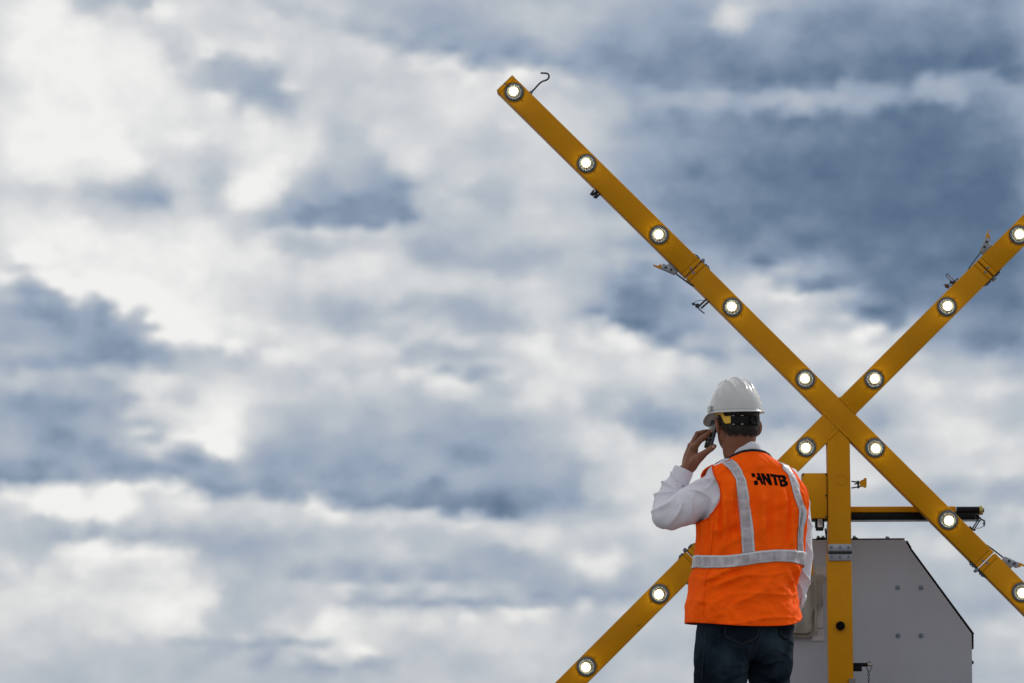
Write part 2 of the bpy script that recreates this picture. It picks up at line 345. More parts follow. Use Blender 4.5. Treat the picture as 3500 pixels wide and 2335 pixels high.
def mat(name, color, rough=.5, metal=0.0, spec=.5, coat=0.0, noise_amt=0.0, noise_scale=20.0, bump=0.0, bump_scale=200.0,
        color2=None, emit=None, emit_strength=0, sheen=0.0, sss=0.0, stretch=(1, 1, 1), lo=.35, hi=.65, rough_var=0.0):
    m = bpy.data.materials.new(name)
    m.use_nodes = True
    nt = m.node_tree
    b = nt.nodes['Principled BSDF']
    b.inputs['Base Color'].default_value = tuple(color) + (1,)
    b.inputs['Roughness'].default_value = rough
    b.inputs['Metallic'].default_value = metal
    b.inputs['Specular IOR Level'].default_value = spec
    b.inputs['Coat Weight'].default_value = coat
    b.inputs['Coat Roughness'].default_value = .05
    if sheen:
        b.inputs['Sheen Weight'].default_value = sheen
    if sss:
        b.inputs['Subsurface Weight'].default_value = sss
        b.inputs['Subsurface Radius'].default_value = (.012, .005, .003)
    if emit:
        b.inputs['Emission Color'].default_value = tuple(emit) + (1,)
        b.inputs['Emission Strength'].default_value = emit_strength
    tc = nt.nodes.new('ShaderNodeTexCoord')
    mp = nt.nodes.new('ShaderNodeMapping')
    mp.inputs['Scale'].default_value = stretch
    nt.links.new(tc.outputs['Object'], mp.inputs[0])
    if color2 is not None or noise_amt or rough_var:
        t = nt.nodes.new('ShaderNodeTexNoise')
        t.inputs['Scale'].default_value = noise_scale
        t.inputs['Detail'].default_value = 6
        t.inputs['Roughness'].default_value = .62
        nt.links.new(mp.outputs[0], t.inputs['Vector'])
        r = nt.nodes.new('ShaderNodeMapRange')
        r.inputs[1].default_value, r.inputs[2].default_value = lo, hi
        nt.links.new(t.outputs['Fac'], r.inputs[0])
        mx = nt.nodes.new('ShaderNodeMix')
        mx.data_type = 'RGBA'
        c2 = color2 if color2 is not None else tuple(max(0, c * (1 - noise_amt)) for c in color)
        mx.inputs['A'].default_value = tuple(color) + (1,)
        mx.inputs['B'].default_value = tuple(c2) + (1,)
        nt.links.new(r.outputs[0], mx.inputs['Factor'])
        nt.links.new(mx.outputs['Result'], b.inputs['Base Color'])
        if rough_var:
            rr = nt.nodes.new('ShaderNodeMapRange')
            rr.inputs[3].default_value, rr.inputs[4].default_value = rough, min(1, rough + rough_var)
            nt.links.new(t.outputs['Fac'], rr.inputs[0])
            nt.links.new(rr.outputs[0], b.inputs['Roughness'])
    if bump:
        t2 = nt.nodes.new('ShaderNodeTexNoise')
        t2.inputs['Scale'].default_value = bump_scale
        t2.inputs['Detail'].default_value = 4
        nt.links.new(mp.outputs[0], t2.inputs['Vector'])
        bp = nt.nodes.new('ShaderNodeBump')
        bp.inputs['Strength'].default_value = bump
        bp.inputs['Distance'].default_value = .004
        nt.links.new(t2.outputs['Fac'], bp.inputs['Height'])
        nt.links.new(bp.outputs[0], b.inputs['Normal'])
    MATS[name] = m
    return m


yellow = mat('yellow_powder_coat', (.53, .228, .0005), .45, spec=.12, color2=(.39, .165, .0005), noise_scale=2.6, bump=.10, bump_scale=420, lo=.3, hi=.75)


def add_scuffs(m, dark, scale, thr, amount):
    """small dark rub marks over a paint"""
    nt = m.node_tree
    b = nt.nodes['Principled BSDF']
    src = b.inputs['Base Color'].links[0].from_socket
    tc = nt.nodes.new('ShaderNodeTexCoord')
    t = nt.nodes.new('ShaderNodeTexNoise')
    t.inputs['Scale'].default_value = scale
    t.inputs['Detail'].default_value = 8
    t.inputs['Roughness'].default_value = .7
    nt.links.new(tc.outputs['Object'], t.inputs['Vector'])
    r = nt.nodes.new('ShaderNodeMapRange')
    r.inputs[1].default_value, r.inputs[2].default_value = thr, thr + .09
    r.inputs[4].default_value = amount
    nt.links.new(t.outputs['Fac'], r.inputs[0])
    mx = nt.nodes.new('ShaderNodeMix')
    mx.data_type = 'RGBA'
    nt.links.new(r.outputs[0], mx.inputs['Factor'])
    nt.links.new(src, mx.inputs['A'])
    mx.inputs['B'].default_value = tuple(dark) + (1,)
    nt.links.new(mx.outputs['Result'], b.inputs['Base Color'])


add_scuffs(yellow, (.16, .08, .01), 9, .63, .55)
add_scuffs(yellow, (.10, .055, .015), 34, .69, .5)
black_paint = mat('black_paint', (.004, .004, .005), .45, spec=.12, bump=.05, noise_amt=.5, noise_scale=14)
black_rubber = mat('black_rubber', (.004, .004, .004), .8, spec=.08, noise_amt=.4)
black_plastic = mat('black_plastic', (.010, .010, .012), .5, spec=.2)
steel = mat('galvanised_steel', (.27, .29, .33), .45, metal=.6, color2=(.21, .23, .265), noise_scale=25, bump=.1)
dark_steel = mat('dark_steel', (.035, .038, .045), .42, metal=.6, noise_amt=.4, noise_scale=50)
bluish_bolt = mat('zinc_bolt', (.16, .19, .25), .35, metal=.8, noise_amt=.4, noise_scale=90)
brass = mat('zinc_yellow_ring', (.42, .34, .12), .35, metal=.7, noise_amt=.4, noise_scale=60)
grey_paint = mat('grey_cabinet_paint', (.375, .395, .455), .55, spec=.25, color2=(.33, .345, .395), noise_scale=2.4, bump=.12, bump_scale=500, lo=.3, hi=.7)
add_scuffs(grey_paint, (.1, .1, .1), 6, .70, .4)
dark_edge = mat('dark_gasket', (.006, .006, .007), .7, spec=.1)
tank_plastic = mat('stained_plastic', (.40, .39, .36), .5, spec=.3, color2=(.10, .085, .07), noise_scale=7, stretch=(1, 1, .35), lo=.42, hi=.72, bump=.1, bump_scale=60)
tank_light = mat('pale_plate', (.52, .52, .54), .5, spec=.3, color2=(.26, .25, .24), noise_scale=12, lo=.4, hi=.75)
bezel_mat = mat('lamp_bezel', (.060, .074, .090), .5, spec=.35, noise_amt=.35, noise_scale=70, bump=.06, bump_scale=300)
reflector_mat = mat('lamp_reflector', (.36, .345, .26), .35, spec=.5)
pcb_mat = mat('circuit_board', (.24, .30, .17), .4, spec=.4, noise_amt=.5, noise_scale=300)
led_mat = mat('led_glow', (1, 1, 1), .4, emit=(1, .985, .93), emit_strength=4.0)
halo_mat = mat('led_halo', (.9, .85, .5), .5, emit=(1, .93, .62), emit_strength=.55)
wire_red = mat('red_wire', (.35, .05, .04), .5)
wire_black = mat('black_wire', (.02, .02, .02), .5)
label_white = mat('white_sticker', (.88, .88, .86), .5, noise_amt=.1, noise_scale=80)
print_black = mat('black_print', (.003, .003, .0035), .9, spec=.06)
skin = mat('skin', (.245, .104, .062), .5, spec=.3, color2=(.18, .072, .043), noise_scale=28, bump=.14, bump_scale=150, sss=.12, lo=.3, hi=.7)
nail_mat = mat('fingernail', (.42, .25, .20), .3, spec=.5)
eye_mat = mat('eye', (.7, .68, .65), .2)
hair_mat = mat('hair', (.014, .0095, .007), .6, spec=.25, color2=(.045, .036, .028), noise_scale=220, lo=.4, hi=.75, stretch=(1, 1, .12))
hat_mat = mat('white_hat_shell', (.47, .475, .49), .22, spec=.6, coat=.55, noise_amt=.06, noise_scale=9, bump=.015, bump_scale=90)
hat_yellow = mat('yellow_strap', (.78, .46, .04), .42, spec=.4, noise_amt=.1, noise_scale=40)
strap_black = mat('black_strap', (.004, .004, .005), .5, spec=.15)
tag_white = mat('white_stitch', (.6, .62, .64), .6)
shirt_mat = mat('white_cotton_shirt', (.64, .635, .72), .85, spec=.15, sheen=.1, noise_amt=.06, noise_scale=30, bump=.12, bump_scale=260)
button_mat = mat('shirt_button', (.5, .48, .4), .3)
vest_mat = mat('orange_vest_fabric', (1.0, .118, .0015), .8, spec=.1, sheen=.0, color2=(.95, .098, .001), noise_scale=16, bump=.18, bump_scale=330)
bind_mat = mat('orange_binding', (.80, .075, .001), .8, spec=.1, noise_amt=.12, noise_scale=60)
navy_bind = mat('navy_neck_binding', (.010, .016, .028), .7, spec=.15)
denim = mat('dark_denim', (.0045, .0085, .015), .95, spec=.05, color2=(.026, .042, .060), noise_scale=7, bump=.4, bump_scale=420, lo=.42, hi=.72)
denim_dark = mat('denim_pocket', (.004, .0075, .013), .95, spec=.05, color2=(.009, .016, .025), noise_scale=16, bump=.3, bump_scale=420)
stitch_mat = mat('denim_stitch', (.045, .05, .056), .8, spec=.1)
leather = mat('brown_leather', (.06, .032, .018), .5, noise_amt=.4)
phone_back = mat('phone_back', (.10, .10, .095), .25, metal=.6, noise_amt=.1)
phone_dark = mat('phone_dark', (.006, .007, .009), .18, spec=.5)
phone_blue = mat('phone_blue_edge', (.01, .03, .12), .3)
concrete = mat('concrete_apron', (.21, .207, .20), .9, spec=.2, color2=(.16, .158, .154), noise_scale=.35, bump=.2, bump_scale=40)
tyre_mat = mat('tyre_rubber', (.02, .02, .02), .85, spec=.2, noise_amt=.3)


def lens_material():
    m = bpy.data.materials.new('clear_lens')
    m.use_nodes = True
    nt = m.node_tree
    nt.nodes.clear()
    o = nt.nodes.new('ShaderNodeOutputMaterial')
    t = nt.nodes.new('ShaderNodeBsdfTransparent')
    g = nt.nodes.new('ShaderNodeBsdfGlossy')
    g.inputs['Roughness'].default_value = .05
    f = nt.nodes.new('ShaderNodeFresnel')
    mx = nt.nodes.new('ShaderNodeMixShader')
    nt.links.new(f.outputs[0], mx.inputs[0])
    nt.links.new(t.outputs[0], mx.inputs[1])
    nt.links.new(g.outputs[0], mx.inputs[2])
    nt.links.new(mx.outputs[0], o.inputs[0])
    return m


lens_mat = lens_material()


def tape_material():
    """prismatic reflective tape: paler woven edges, glossy greyish core with a diamond emboss"""
    m = bpy.data.materials.new('reflective_tape')
    m.use_nodes = True
    nt = m.node_tree
    L = nt.links.new
    b = nt.nodes['Principled BSDF']
    uv = nt.nodes.new('ShaderNodeUVMap')
    sp = nt.nodes.new('ShaderNodeSeparateXYZ')
    L(uv.outputs[0], sp.inputs[0])

    def M(op, a, b_=None):
        n = nt.nodes.new('ShaderNodeMath')
        n.operation = op
        for i, v in enumerate((a, b_)):
            if v is None:
                continue
            if isinstance(v, (int, float)):
                n.inputs[i].default_value = v
            else:
                L(v, n.inputs[i])
        return n.outputs[0]
    edge = M('GREATER_THAN', M('ABSOLUTE', M('SUBTRACT', sp.outputs[1], .5)), .36)
    # zig-zag emboss
    tri = M('PINGPONG', sp.outputs[0], 1.0)
    line1 = M('LESS_THAN', M('ABSOLUTE', M('SUBTRACT', tri, sp.outputs[1])), .035)
    n1 = nt.nodes.new('ShaderNodeTexNoise')
    n1.inputs['Scale'].default_value = 30
    n1.inputs['Detail'].default_value = 5
    tc = nt.nodes.new('ShaderNodeTexCoord')
    mpb = nt.nodes.new('ShaderNodeMapping')
    mpb.inputs['Scale'].default_value = (.055, .012, 1)
    L(uv.outputs[0], mpb.inputs[0])
    L(mpb.outputs[0], n1.inputs['Vector'])
    r = nt.nodes.new('ShaderNodeMapRange')
    r.inputs[1].default_value, r.inputs[2].default_value = .44, .60
    L(n1.outputs['Fac'], r.inputs[0])
    mx = nt.nodes.new('ShaderNodeMix')
    mx.data_type = 'RGBA'
    mx.inputs['A'].default_value = (.33, .31, .345, 1)
    mx.inputs['B'].default_value = (.46, .44, .485, 1)
    L(r.outputs[0], mx.inputs['Factor'])
    mx1 = nt.nodes.new('ShaderNodeMix')
    mx1.data_type = 'RGBA'
    L(M('MULTIPLY', line1, .35), mx1.inputs['Factor'])
    L(mx.outputs['Result'], mx1.inputs['A'])
    mx1.inputs['B'].default_value = (.5, .5, .54, 1)
    mx2 = nt.nodes.new('ShaderNodeMix')
    mx2.data_type = 'RGBA'
    L(edge, mx2.inputs['Factor'])
    L(mx1.outputs['Result'], mx2.inputs['A'])
    mx2.inputs['B'].default_value = (.50, .55, .60, 1)
    L(mx2.outputs['Result'], b.inputs['Base Color'])
    b.inputs['Roughness'].default_value = .38
    b.inputs['Specular IOR Level'].default_value = .5
    bp = nt.nodes.new('ShaderNodeBump')
    bp.inputs['Strength'].default_value = .35
    bp.inputs['Distance'].default_value = .004
    n2 = nt.nodes.new('ShaderNodeTexNoise')
    n2.inputs['Scale'].default_value = 70
    n2.inputs['Detail'].default_value = 3
    L(tc.outputs['Object'], n2.inputs['Vector'])
    L(n2.outputs['Fac'], bp.inputs['Height'])
    L(bp.outputs[0], b.inputs['Normal'])
    return m


tape_mat = tape_material()


# ------------------------------------------------------------------ object helpers
def tag(o, label=None, cat=None, group=None, kind=None):
    for k, v in (('label', label), ('category', cat), ('group', group), ('kind', kind)):
        if v:
            o[k] = v
    return o


def empty(name, loc, rz=0):
    o = bpy.data.objects.new(name, None)
    col.objects.link(o)
    o.location = loc
    o.rotation_euler = (0, 0, rz)
    o.empty_display_size = .2
    return o


def link_mesh(name, me, m, parent=None, smooth=False, world=False):
    me.materials.clear()
    me.materials.append(m)
    if smooth:
        me.polygons.foreach_set('use_smooth', [True] * len(me.polygons))
    o = bpy.data.objects.new(name, me)
    col.objects.link(o)
    if parent:
        o.parent = parent
    return o


def obj(name, bm, m, parent=None, smooth=False, autosmooth=None):
    me = bpy.data.meshes.new(name)
    bm.normal_update()
    bm.to_mesh(me)
    bm.free()
    o = link_mesh(name, me, m, parent, smooth or autosmooth is not None)
    if autosmooth is not None:
        try:
            me.set_sharp_from_angle(angle=R(autosmooth))
        except Exception:
            pass
    return o


def BM():
    return bmesh.new()


def add_box(bm, c, ax, ay, az, hx, hy, hz, bev=0.0, seg=2):
    """box with centre c, unit axes ax ay az and half sizes"""
    c, ax, ay, az = Vector(c), Vector(ax).normalized(), Vector(ay).normalized(), Vector(az).normalized()
    t = BM()
    bmesh.ops.create_cube(t, size=2)
    M = Matrix(((hx, 0, 0), (0, hy, 0), (0, 0, hz)))
    for v in t.verts:
        v.co = M @ v.co
    if bev:
        bmesh.ops.bevel(t, geom=t.edges[:], offset=bev, segments=seg, affect='EDGES', profile=.5)
    A = Matrix((ax, ay, az)).transposed()
    for v in t.verts:
        v.co = c + A @ v.co
    merge(bm, t)


def merge(bm, t):
    mp = {}
    for v in t.verts:
        mp[v] = bm.verts.new(v.co)
    for f in t.faces:
        try:
            nf = bm.faces.new([mp[v] for v in f.verts])
            nf.smooth = f.smooth
        except ValueError:
            pass
    t.free()


def frame_of(d):
    d = d.normalized()
    a = Vector((0, 0, 1)) if abs(d.z) < .9 else Vector((1, 0, 0))
    x = a.cross(d).normalized()
    return x, d.cross(x).normalized(), d


def add_cyl(bm, p0, p1, r0, r1=None, seg=20, caps=True, bev=0.0):
    p0, p1 = Vector(p0), Vector(p1)
    r1 = r0 if r1 is None else r1
    x, y, d = frame_of(p1 - p0)
    rings = []
    if bev:
        prof = [(p0, r0 - bev), (p0 + d * bev, r0), (p1 - d * bev, r1), (p1, r1 - bev)]
    else:
        prof = [(p0, r0), (p1, r1)]
    for p, r in prof:
        rings.append([bm.verts.new(p + x * math.cos(2 * math.pi * i / seg) * r + y * math.sin(2 * math.pi * i / seg) * r) for i in range(seg)])
    for a, b in zip(rings, rings[1:]):
        for i in range(seg):
            bm.faces.new((a[i], a[(i + 1) % seg], b[(i + 1) % seg], b[i]))
    if caps:
        bm.faces.new(rings[0][::-1])
        bm.faces.new(rings[-1])


def smooth_path(pts, n):
    """Catmull-Rom through points (any tuples), n steps per span"""
    P = [np.array(p, float) for p in pts]
    out = []
    for i in range(len(P) - 1):
        p0, p1, p2, p3 = P[max(i - 1, 0)], P[i], P[i + 1], P[min(i + 2, len(P) - 1)]
        for k in range(n):
            t = k / n
            out.append(.5 * (2 * p1 + (p2 - p0) * t + (2 * p0 - 5 * p1 + 4 * p2 - p3) * t * t + (3 * p1 - p0 - 3 * p2 + p3) * t ** 3))
    out.append(P[-1])
    return out


def add_tube(bm, pts, seg=16, round_caps=True, sub=0, closed=False):
    """pts: list of (Vector, radius) ; tapered tube with round ends"""
    if sub:
        q = smooth_path([(*p, r) for p, r in pts], sub)
        pts = [(Vector(a[:3]), float(a[3])) for a in q]
    P = [(Vector(p), r) for p, r in pts]
    n = len(P)
    dirs = []
    for i in range(n):
        if closed:
            d = P[(i + 1) % n][0] - P[i - 1][0]
        else:
            d = P[min(i + 1, n - 1)][0] - P[max(i - 1, 0)][0]
        dirs.append(d.normalized())
    x, y, _ = frame_of(dirs[0])
    rings = []

    def ring(c, r, x, y):
        return [bm.verts.new(c + (x * math.cos(2 * math.pi * k / seg) + y * math.sin(2 * math.pi * k / seg)) * r) for k in range(seg)]
    if round_caps and not closed:
        for a in (75, 50, 25):
            rings.append(ring(P[0][0] - dirs[0] * P[0][1] * math.sin(R(a)), P[0][1] * math.cos(R(a)), x, y))
    for i in range(n):
        if i:
            q = dirs[i - 1].rotation_difference(dirs[i])
            x = q @ x
            y = q @ y
        rings.append(ring(P[i][0], P[i][1], x, y))
    if round_caps and not closed:
        for a in (25, 50, 75):
            rings.append(ring(P[-1][0] + dirs[-1] * P[-1][1] * math.sin(R(a)), P[-1][1] * math.cos(R(a)), x, y))
    for a, b in zip(rings, rings[1:]):
        for i in range(seg):
            bm.faces.new((a[i], a[(i + 1) % seg], b[(i + 1) % seg], b[i]))
    if closed:
        a, b = rings[-1], rings[0]
        best = min(range(seg), key=lambda s: (a[0].co - b[s].co).length)
        for i in range(seg):
            bm.faces.new((a[i], a[(i + 1) % seg], b[(i + 1 + best) % seg], b[(i + best) % seg]))
    else:
        bm.faces.new(rings[0][::-1])
        bm.faces.new(rings[-1])


def add_ellipsoid(bm, c, rx, ry, rz, A=None, u=20, v=14):
    t = BM()
    bmesh.ops.create_uvsphere(t, u_segments=u, v_segments=v, radius=1)
    for q in t.verts:
        p = Vector((q.co.x * rx, q.co.y * ry, q.co.z * rz))
        q.co = Vector(c) + (A @ p if A else p)
    merge(bm, t)


def add_rings(bm, rings, cap0=True, cap1=True):
    V = [[bm.verts.new(p) for p in r] for r in rings]
    n = len(V[0])
    for a, b in zip(V, V[1:]):
        for i in range(n):
            bm.faces.new((a[i], a[(i + 1) % n], b[(i + 1) % n], b[i]))
    if cap0:
        bm.faces.new(V[0][::-1])
    if cap1:
        bm.faces.new(V[-1])


def add_prism(bm, pts, off):
    """polygon pts extruded by vector off"""
    a = [bm.verts.new(Vector(p)) for p in pts]
    b = [bm.verts.new(Vector(p) + Vector(off)) for p in pts]
    n = len(a)
    bm.faces.new(a)
    bm.faces.new(b[::-1])
    for i in range(n):
        bm.faces.new((a[(i + 1) % n], a[i], b[i], b[(i + 1) % n]))
    bmesh.ops.recalc_face_normals(bm, faces=bm.faces[:])


def remesh(bm, voxel, smooth_iter=3, factor=.5):
    """union of overlapping closed shapes -> one continuous skin"""
    me = bpy.data.meshes.new('tmp')
    bm.to_mesh(me)
    bm.free()
    o = bpy.data.objects.new('tmp', me)
    col.objects.link(o)
    m = o.modifiers.new('r', 'REMESH')
    m.mode = 'VOXEL'
    m.voxel_size = voxel
    if smooth_iter:
        s = o.modifiers.new('s', 'SMOOTH')
        s.factor = factor
        s.iterations = smooth_iter
    dg = bpy.context.evaluated_depsgraph_get()
    dg.update()
    out = bpy.data.meshes.new_from_object(o.evaluated_get(dg))
    bpy.data.objects.remove(o)
    bpy.data.meshes.remove(me)
    return out


def displace(me, fn):
    """move every vertex along its normal by fn(co)"""
    n = len(me.vertices)
    co = np.empty(n * 3)
    no = np.empty(n * 3)
    me.vertices.foreach_get('co', co)
    me.vertex_normals.foreach_get('vector', no)
    co = co.reshape(-1, 3)
    no = no.reshape(-1, 3)
    d = np.array([fn(Vector(c)) for c in co])
    me.vertices.foreach_set('co', (co + no * d[:, None]).ravel())
    me.update()


def bvh_of(me):
    bm = BM()
    bm.from_mesh(me)
    t = BVHTree.FromBMesh(bm)
    bm.free()
    return t


# ------------------------------------------------------------------ ground
bm = BM()
bmesh.ops.create_circle(bm, cap_ends=True, segments=96, radius=2600)
g = obj('ground', bm, concrete)
tag(g, kind='structure')
g['label'] = 'wide grey concrete airfield apron'

# ------------------------------------------------------------------ the lighted cross
YAW = R(-2)
X0 = W(1928, 949, 13.40)
sign = empty('lighted_cross', (X0.x, X0.y, 0), YAW)
tag(sign, 'tall yellow lighted X of square tubes with round white lamps on a post', 'runway sign')
_n = Vector((math.sin(YAW), -math.cos(YAW), 0))
_ex = Vector((math.cos(YAW), math.sin(YAW), 0))


def L(px, py, off=0.0):
    """photograph position on the sign's front plane (off metres behind it) in the sign's own axes"""
    d = ray(px, py)
    base = X0 - _n * off
    t = (base - CAM).dot(_n) / d.dot(_n)
    p = CAM + d * t
    q = p - Vector((X0.x, X0.y, 0))
    return Vector((q.dot(_ex), q.dot(-_n), q.z))


BW, BD = .1015, .085            # tube width and depth
YV = Vector((0, 1, 0))


def beam_between(name, a, b, w=BW, d=BD, m=None, bev=.0022, label=None):
    a, b = Vector(a), Vector(b)
    ax = (b - a).normalized()
    az = ax.cross(YV).normalized()
    bm = BM()
    add_box(bm, (a + b) / 2 + YV * d / 2, ax, YV, az, (b - a).length / 2, d / 2, w / 2, bev)
    o = obj(name, bm, m or yellow, sign, autosmooth=40)
    if label:
        o['label'] = label
    return o


C = L(1928, 949)
arms = {'ul': (L(1157.5, 189.5), L(1594, 616)), 'lr': (L(2531, 1554), L(2266, 1284.7)),
        'ur': (L(2528, 350), L(2262, 617)), 'll': (L(1157, 1721), L(1590.5, 1279.5))}
# straight axes through the middle, so that inner and outer tubes are in line
gap = .0032
capL = .020
joint = {}
for k, (tip, jt) in arms.items():
    d = (tip - C)
    d.y = 0
    d.normalize()
    s = (jt - C).dot(d)
    jt = C + d * s
    tip = C + d * (tip - C).dot(d)
    joint[k] = (d, s, (tip - C).dot(d))
    # outer tube with an end cap each end
    beam_between('arm_tube', C + d * (s + gap + capL + .0012), tip - d * (capL + .0012))
    beam_between('end_cap', C + d * (s + gap), C + d * (s + gap + capL))
    beam_between('end_cap', tip - d * capL, tip)
    beam_between('end_cap', C + d * (s - gap - capL), C + d * (s - gap))
d_ul, s_ul, _ = joint['ul']
d_lr, s_lr, _ = joint['lr']
d_ur, s_ur, _ = joint['ur']
d_ll, s_ll, _ = joint['ll']
beam_between('arm_tube', C + d_ul * (s_ul - gap - capL - .0012), C + d_lr * (s_lr - gap - capL - .0012))
beam_between('arm_tube', C + d_ur * (BW / 2 + .0005), C + d_ur * (s_ur - gap - capL - .0012))
beam_between('arm_tube', C + d_ll * (BW / 2 + .0005), C + d_ll * (s_ll - gap - capL - .0012))

# weld beads where the tubes meet
def bead(a, b):
    bm = BM()
    n = 14
    pts = []
    for i in range(n + 1):
        p = a.lerp(b, i / n) + Vector((rnd.uniform(-1, 1), 0, rnd.uniform(-1, 1))) * .0007
        pts.append((p + YV * .0005, .0050 + rnd.uniform(-.0008, .0008)))
    add_tube(bm, pts, 8)
    obj('weld_bead', bm, yellow, sign, smooth=True)


px_ul = d_ul
bead(C + d_ur * BW / 2 + d_ul * BW / 2 * .98, C + d_ur * BW / 2 - d_ul * BW / 2 * .98)
bead(C + d_ll * BW / 2 + d_ul * BW / 2 * .98, C + d_ll * BW / 2 + d_lr * (BW / 2 * .98 + .052))

# post: pointed top let in between the lower arms, hinged half way down
pl, pr = L(1901.5, 1250).x, L(1954, 1250).x
ztop_l, ztop_r, zap = L(1901, 1010).z, L(1954, 1013).z, L(1924, 986).z
zh = L(1928, 1268).z
bm = BM()
dep = BD * .97
add_prism(bm, [(pl, .001, zh + .004), (pr, .001, zh + .004), (pr, .001, ztop_r), (L(1924, 986).x, .001, zap), (pl, .001, ztop_l)], (0, dep, 0))
bmesh.ops.bevel(bm, geom=[e for e in bm.edges if abs((e.verts[0].co - e.verts[1].co).normalized().z) > .99], offset=.004, segments=2, affect='EDGES')
obj('post', bm, yellow, sign, autosmooth=40)
bead(Vector((L(1902, 1008).x, 0, L(1902, 1008).z)), Vector((L(1922, 986).x, 0, L(1922, 986).z)))
bm = BM()
add_box(bm, ((L(1900.5, 1400).x + pr) / 2, .001 + dep / 2, (zh - .004 + .42) / 2), (1, 0, 0), YV, (0, 0, 1), (pr - L(1900.5, 1400).x) / 2, dep / 2, (zh - .004 - .42) / 2, .005)
obj('post', bm, yellow, sign, autosmooth=40)
# plugged hole ring and rubber stop
bm = BM()
c = L(1931.5, 1101)
ringp = [(c + Vector((math.cos(a) * .0235, .0005, math.sin(a) * .0245)), .0011) for a in [2 * math.pi * i / 40 for i in range(40)]]
add_tube(bm, ringp, 6, closed=True)
obj('plug_ring', bm, yellow, sign, smooth=True)
bm = BM()
c = L(1928.5, 1436.5)
add_cyl(bm, c + Vector((0, .002, 0)), c - Vector((0, .022, 0)), .0205, .0195, 28, bev=.004)
obj('rubber_stop', bm, black_rubber, sign, autosmooth=40)

# hinge leaves with screws
def screw(parent, c, r=.006, h=.004, m=steel, nrm=(0, -1, 0), hexa=False, name='bolt'):
    bm = BM()
    n = Vector(nrm).normalized()
    add_cyl(bm, Vector(c), Vector(c) + n * h * .35, r * 1.35, seg=18)
    add_cyl(bm, Vector(c) + n * h * .3, Vector(c) + n * h, r, seg=6 if hexa else 14, bev=r * .18)
    return obj(name, bm, m, parent, autosmooth=35)


for ya, yb, ys in ((1249, 1266, 1256.5), (1270, 1287, 1278.5)):
    a, b = L(1901, ya), L(1954, yb)
    bm = BM()
    add_box(bm, ((a.x + b.x) / 2, -.002, (a.z + b.z) / 2), (1, 0, 0), YV, (0, 0, 1), (b.x - a.x) / 2, .0025, abs(a.z - b.z) / 2, .0008)
    leaf = obj('hinge_leaf', bm, steel, sign, autosmooth=40)
    for x in (1907.5, 1927.5, 1947.5):
        c = L(x, ys)
        screw(leaf, (c.x, -.0045, c.z), .0046, .005, bluish_bolt)
xa, xb = L(1900, 1268).x, L(1955.5, 1268).x
for i in range(5):
    bm = BM()
    u0, u1 = xa + (xb - xa) * i / 5, xa + (xb - xa) * (i + 1) / 5
    add_cyl(bm, (u0 + .0006, -.008, zh), (u1 - .0006, -.008, zh), .0066, seg=16, bev=.001)
    obj('hinge_knuckle', bm, dark_steel, sign, autosmooth=40)

# lamps
def make_lamp():
    bm = BM()
    prof = [(.0318, .006), (.0325, -.0052), (.0340, -.0066), (.0395, -.0062), (.0430, -.0040), (.0440, .0005)]
    seg = 48
    add_rings(bm, [[Vector((math.cos(2 * math.pi * i / seg) * r, y, math.sin(2 * math.pi * i / seg) * r)) for i in range(seg)] for r, y in prof], False, False)
    bmesh.ops.recalc_face_normals(bm, faces=bm.faces[:])
    lamp = obj('lamp', bm, bezel_mat, sign, autosmooth=45)
    bm = BM()
    prof = [(.0324, -.0054), (.0290, -.0030), (.0255, -.0018), (.0, -.0015)]
    add_rings(bm, [[Vector((math.cos(2 * math.pi * i / 32) * max(r, 1e-4), y, math.sin(2 * math.pi * i / 32) * max(r, 1e-4))) for i in range(32)] for r, y in prof], False, True)
    obj('reflector', bm, reflector_mat, lamp, smooth=True)
    bm = BM()
    add_box(bm, (0, -.0024, 0), (1, 0, 1), YV, (-1, 0, 1), .0172, .0006, .0172, .0003, 1)
    obj('circuit_board', bm, pcb_mat, lamp)
    bm = BM()
    for i in range(7):
        a = 2 * math.pi * i / 6
        r = 0 if i == 6 else .0115
        add_ellipsoid(bm, (math.cos(a) * r - .0030, -.0034, math.sin(a) * r + .0030), .0070, .0034, .0070, u=14, v=10)
    obj('led_cluster', bm, led_mat, lamp, smooth=True)
    bm = BM()
    add_cyl(bm, (-.0030, -.0031, .0030), (-.0030, -.0036, .0030), .0225, seg=32)
    obj('halo_disc', bm, halo_mat, lamp)  # added glowing disc that imitates the soft halo round the LEDs
    for sgn, mm in ((1, wire_red), (-1, wire_black)):
        bm = BM()
        pts = []
        for i in range(14):
            a = R(-160 + i * 12) if sgn > 0 else R(-40 + i * 7)
            rr = .027 - .0025 * (i / 13) + .001 * math.sin(i * 1.3)
            pts.append((Vector((math.cos(a) * rr, -.0030, math.sin(a) * rr)), .00045))
        add_tube(bm, pts, 6)
        obj('wire', bm, mm, lamp, smooth=True)
    bm = BM()
    add_rings(bm, [[Vector((math.cos(2 * math.pi * i / 32) * r, y, math.sin(2 * math.pi * i / 32) * r)) for i in range(32)] for r, y in ((.0322, -.0058), (.022, -.0072), (.0002, -.0078))], False, True)
    obj('lens', bm, lens_mat, lamp, smooth=True)
    for s in (-1, 1):
        screw(lamp, (s * -.0272, -.0062, s * .0272), .0034, .0022, dark_steel, name='screw')
    ld = bpy.data.lights.new('lamp_glow', 'POINT')
    ld.energy = .10
    ld.shadow_soft_size = .0015
    ld.color = (1, .97, .88)
    lo = bpy.data.objects.new('lamp_glow', ld)
    col.objects.link(lo)
    lo.parent = lamp
    lo.location = (-.002, -.028, .002)
    return lamp


def copy_tree(o, parent=None):
    c = o.copy()
    col.objects.link(c)
    if parent is not None:
        c.parent = parent
    for ch in list(o.children):
        copy_tree(ch, c)
    return c


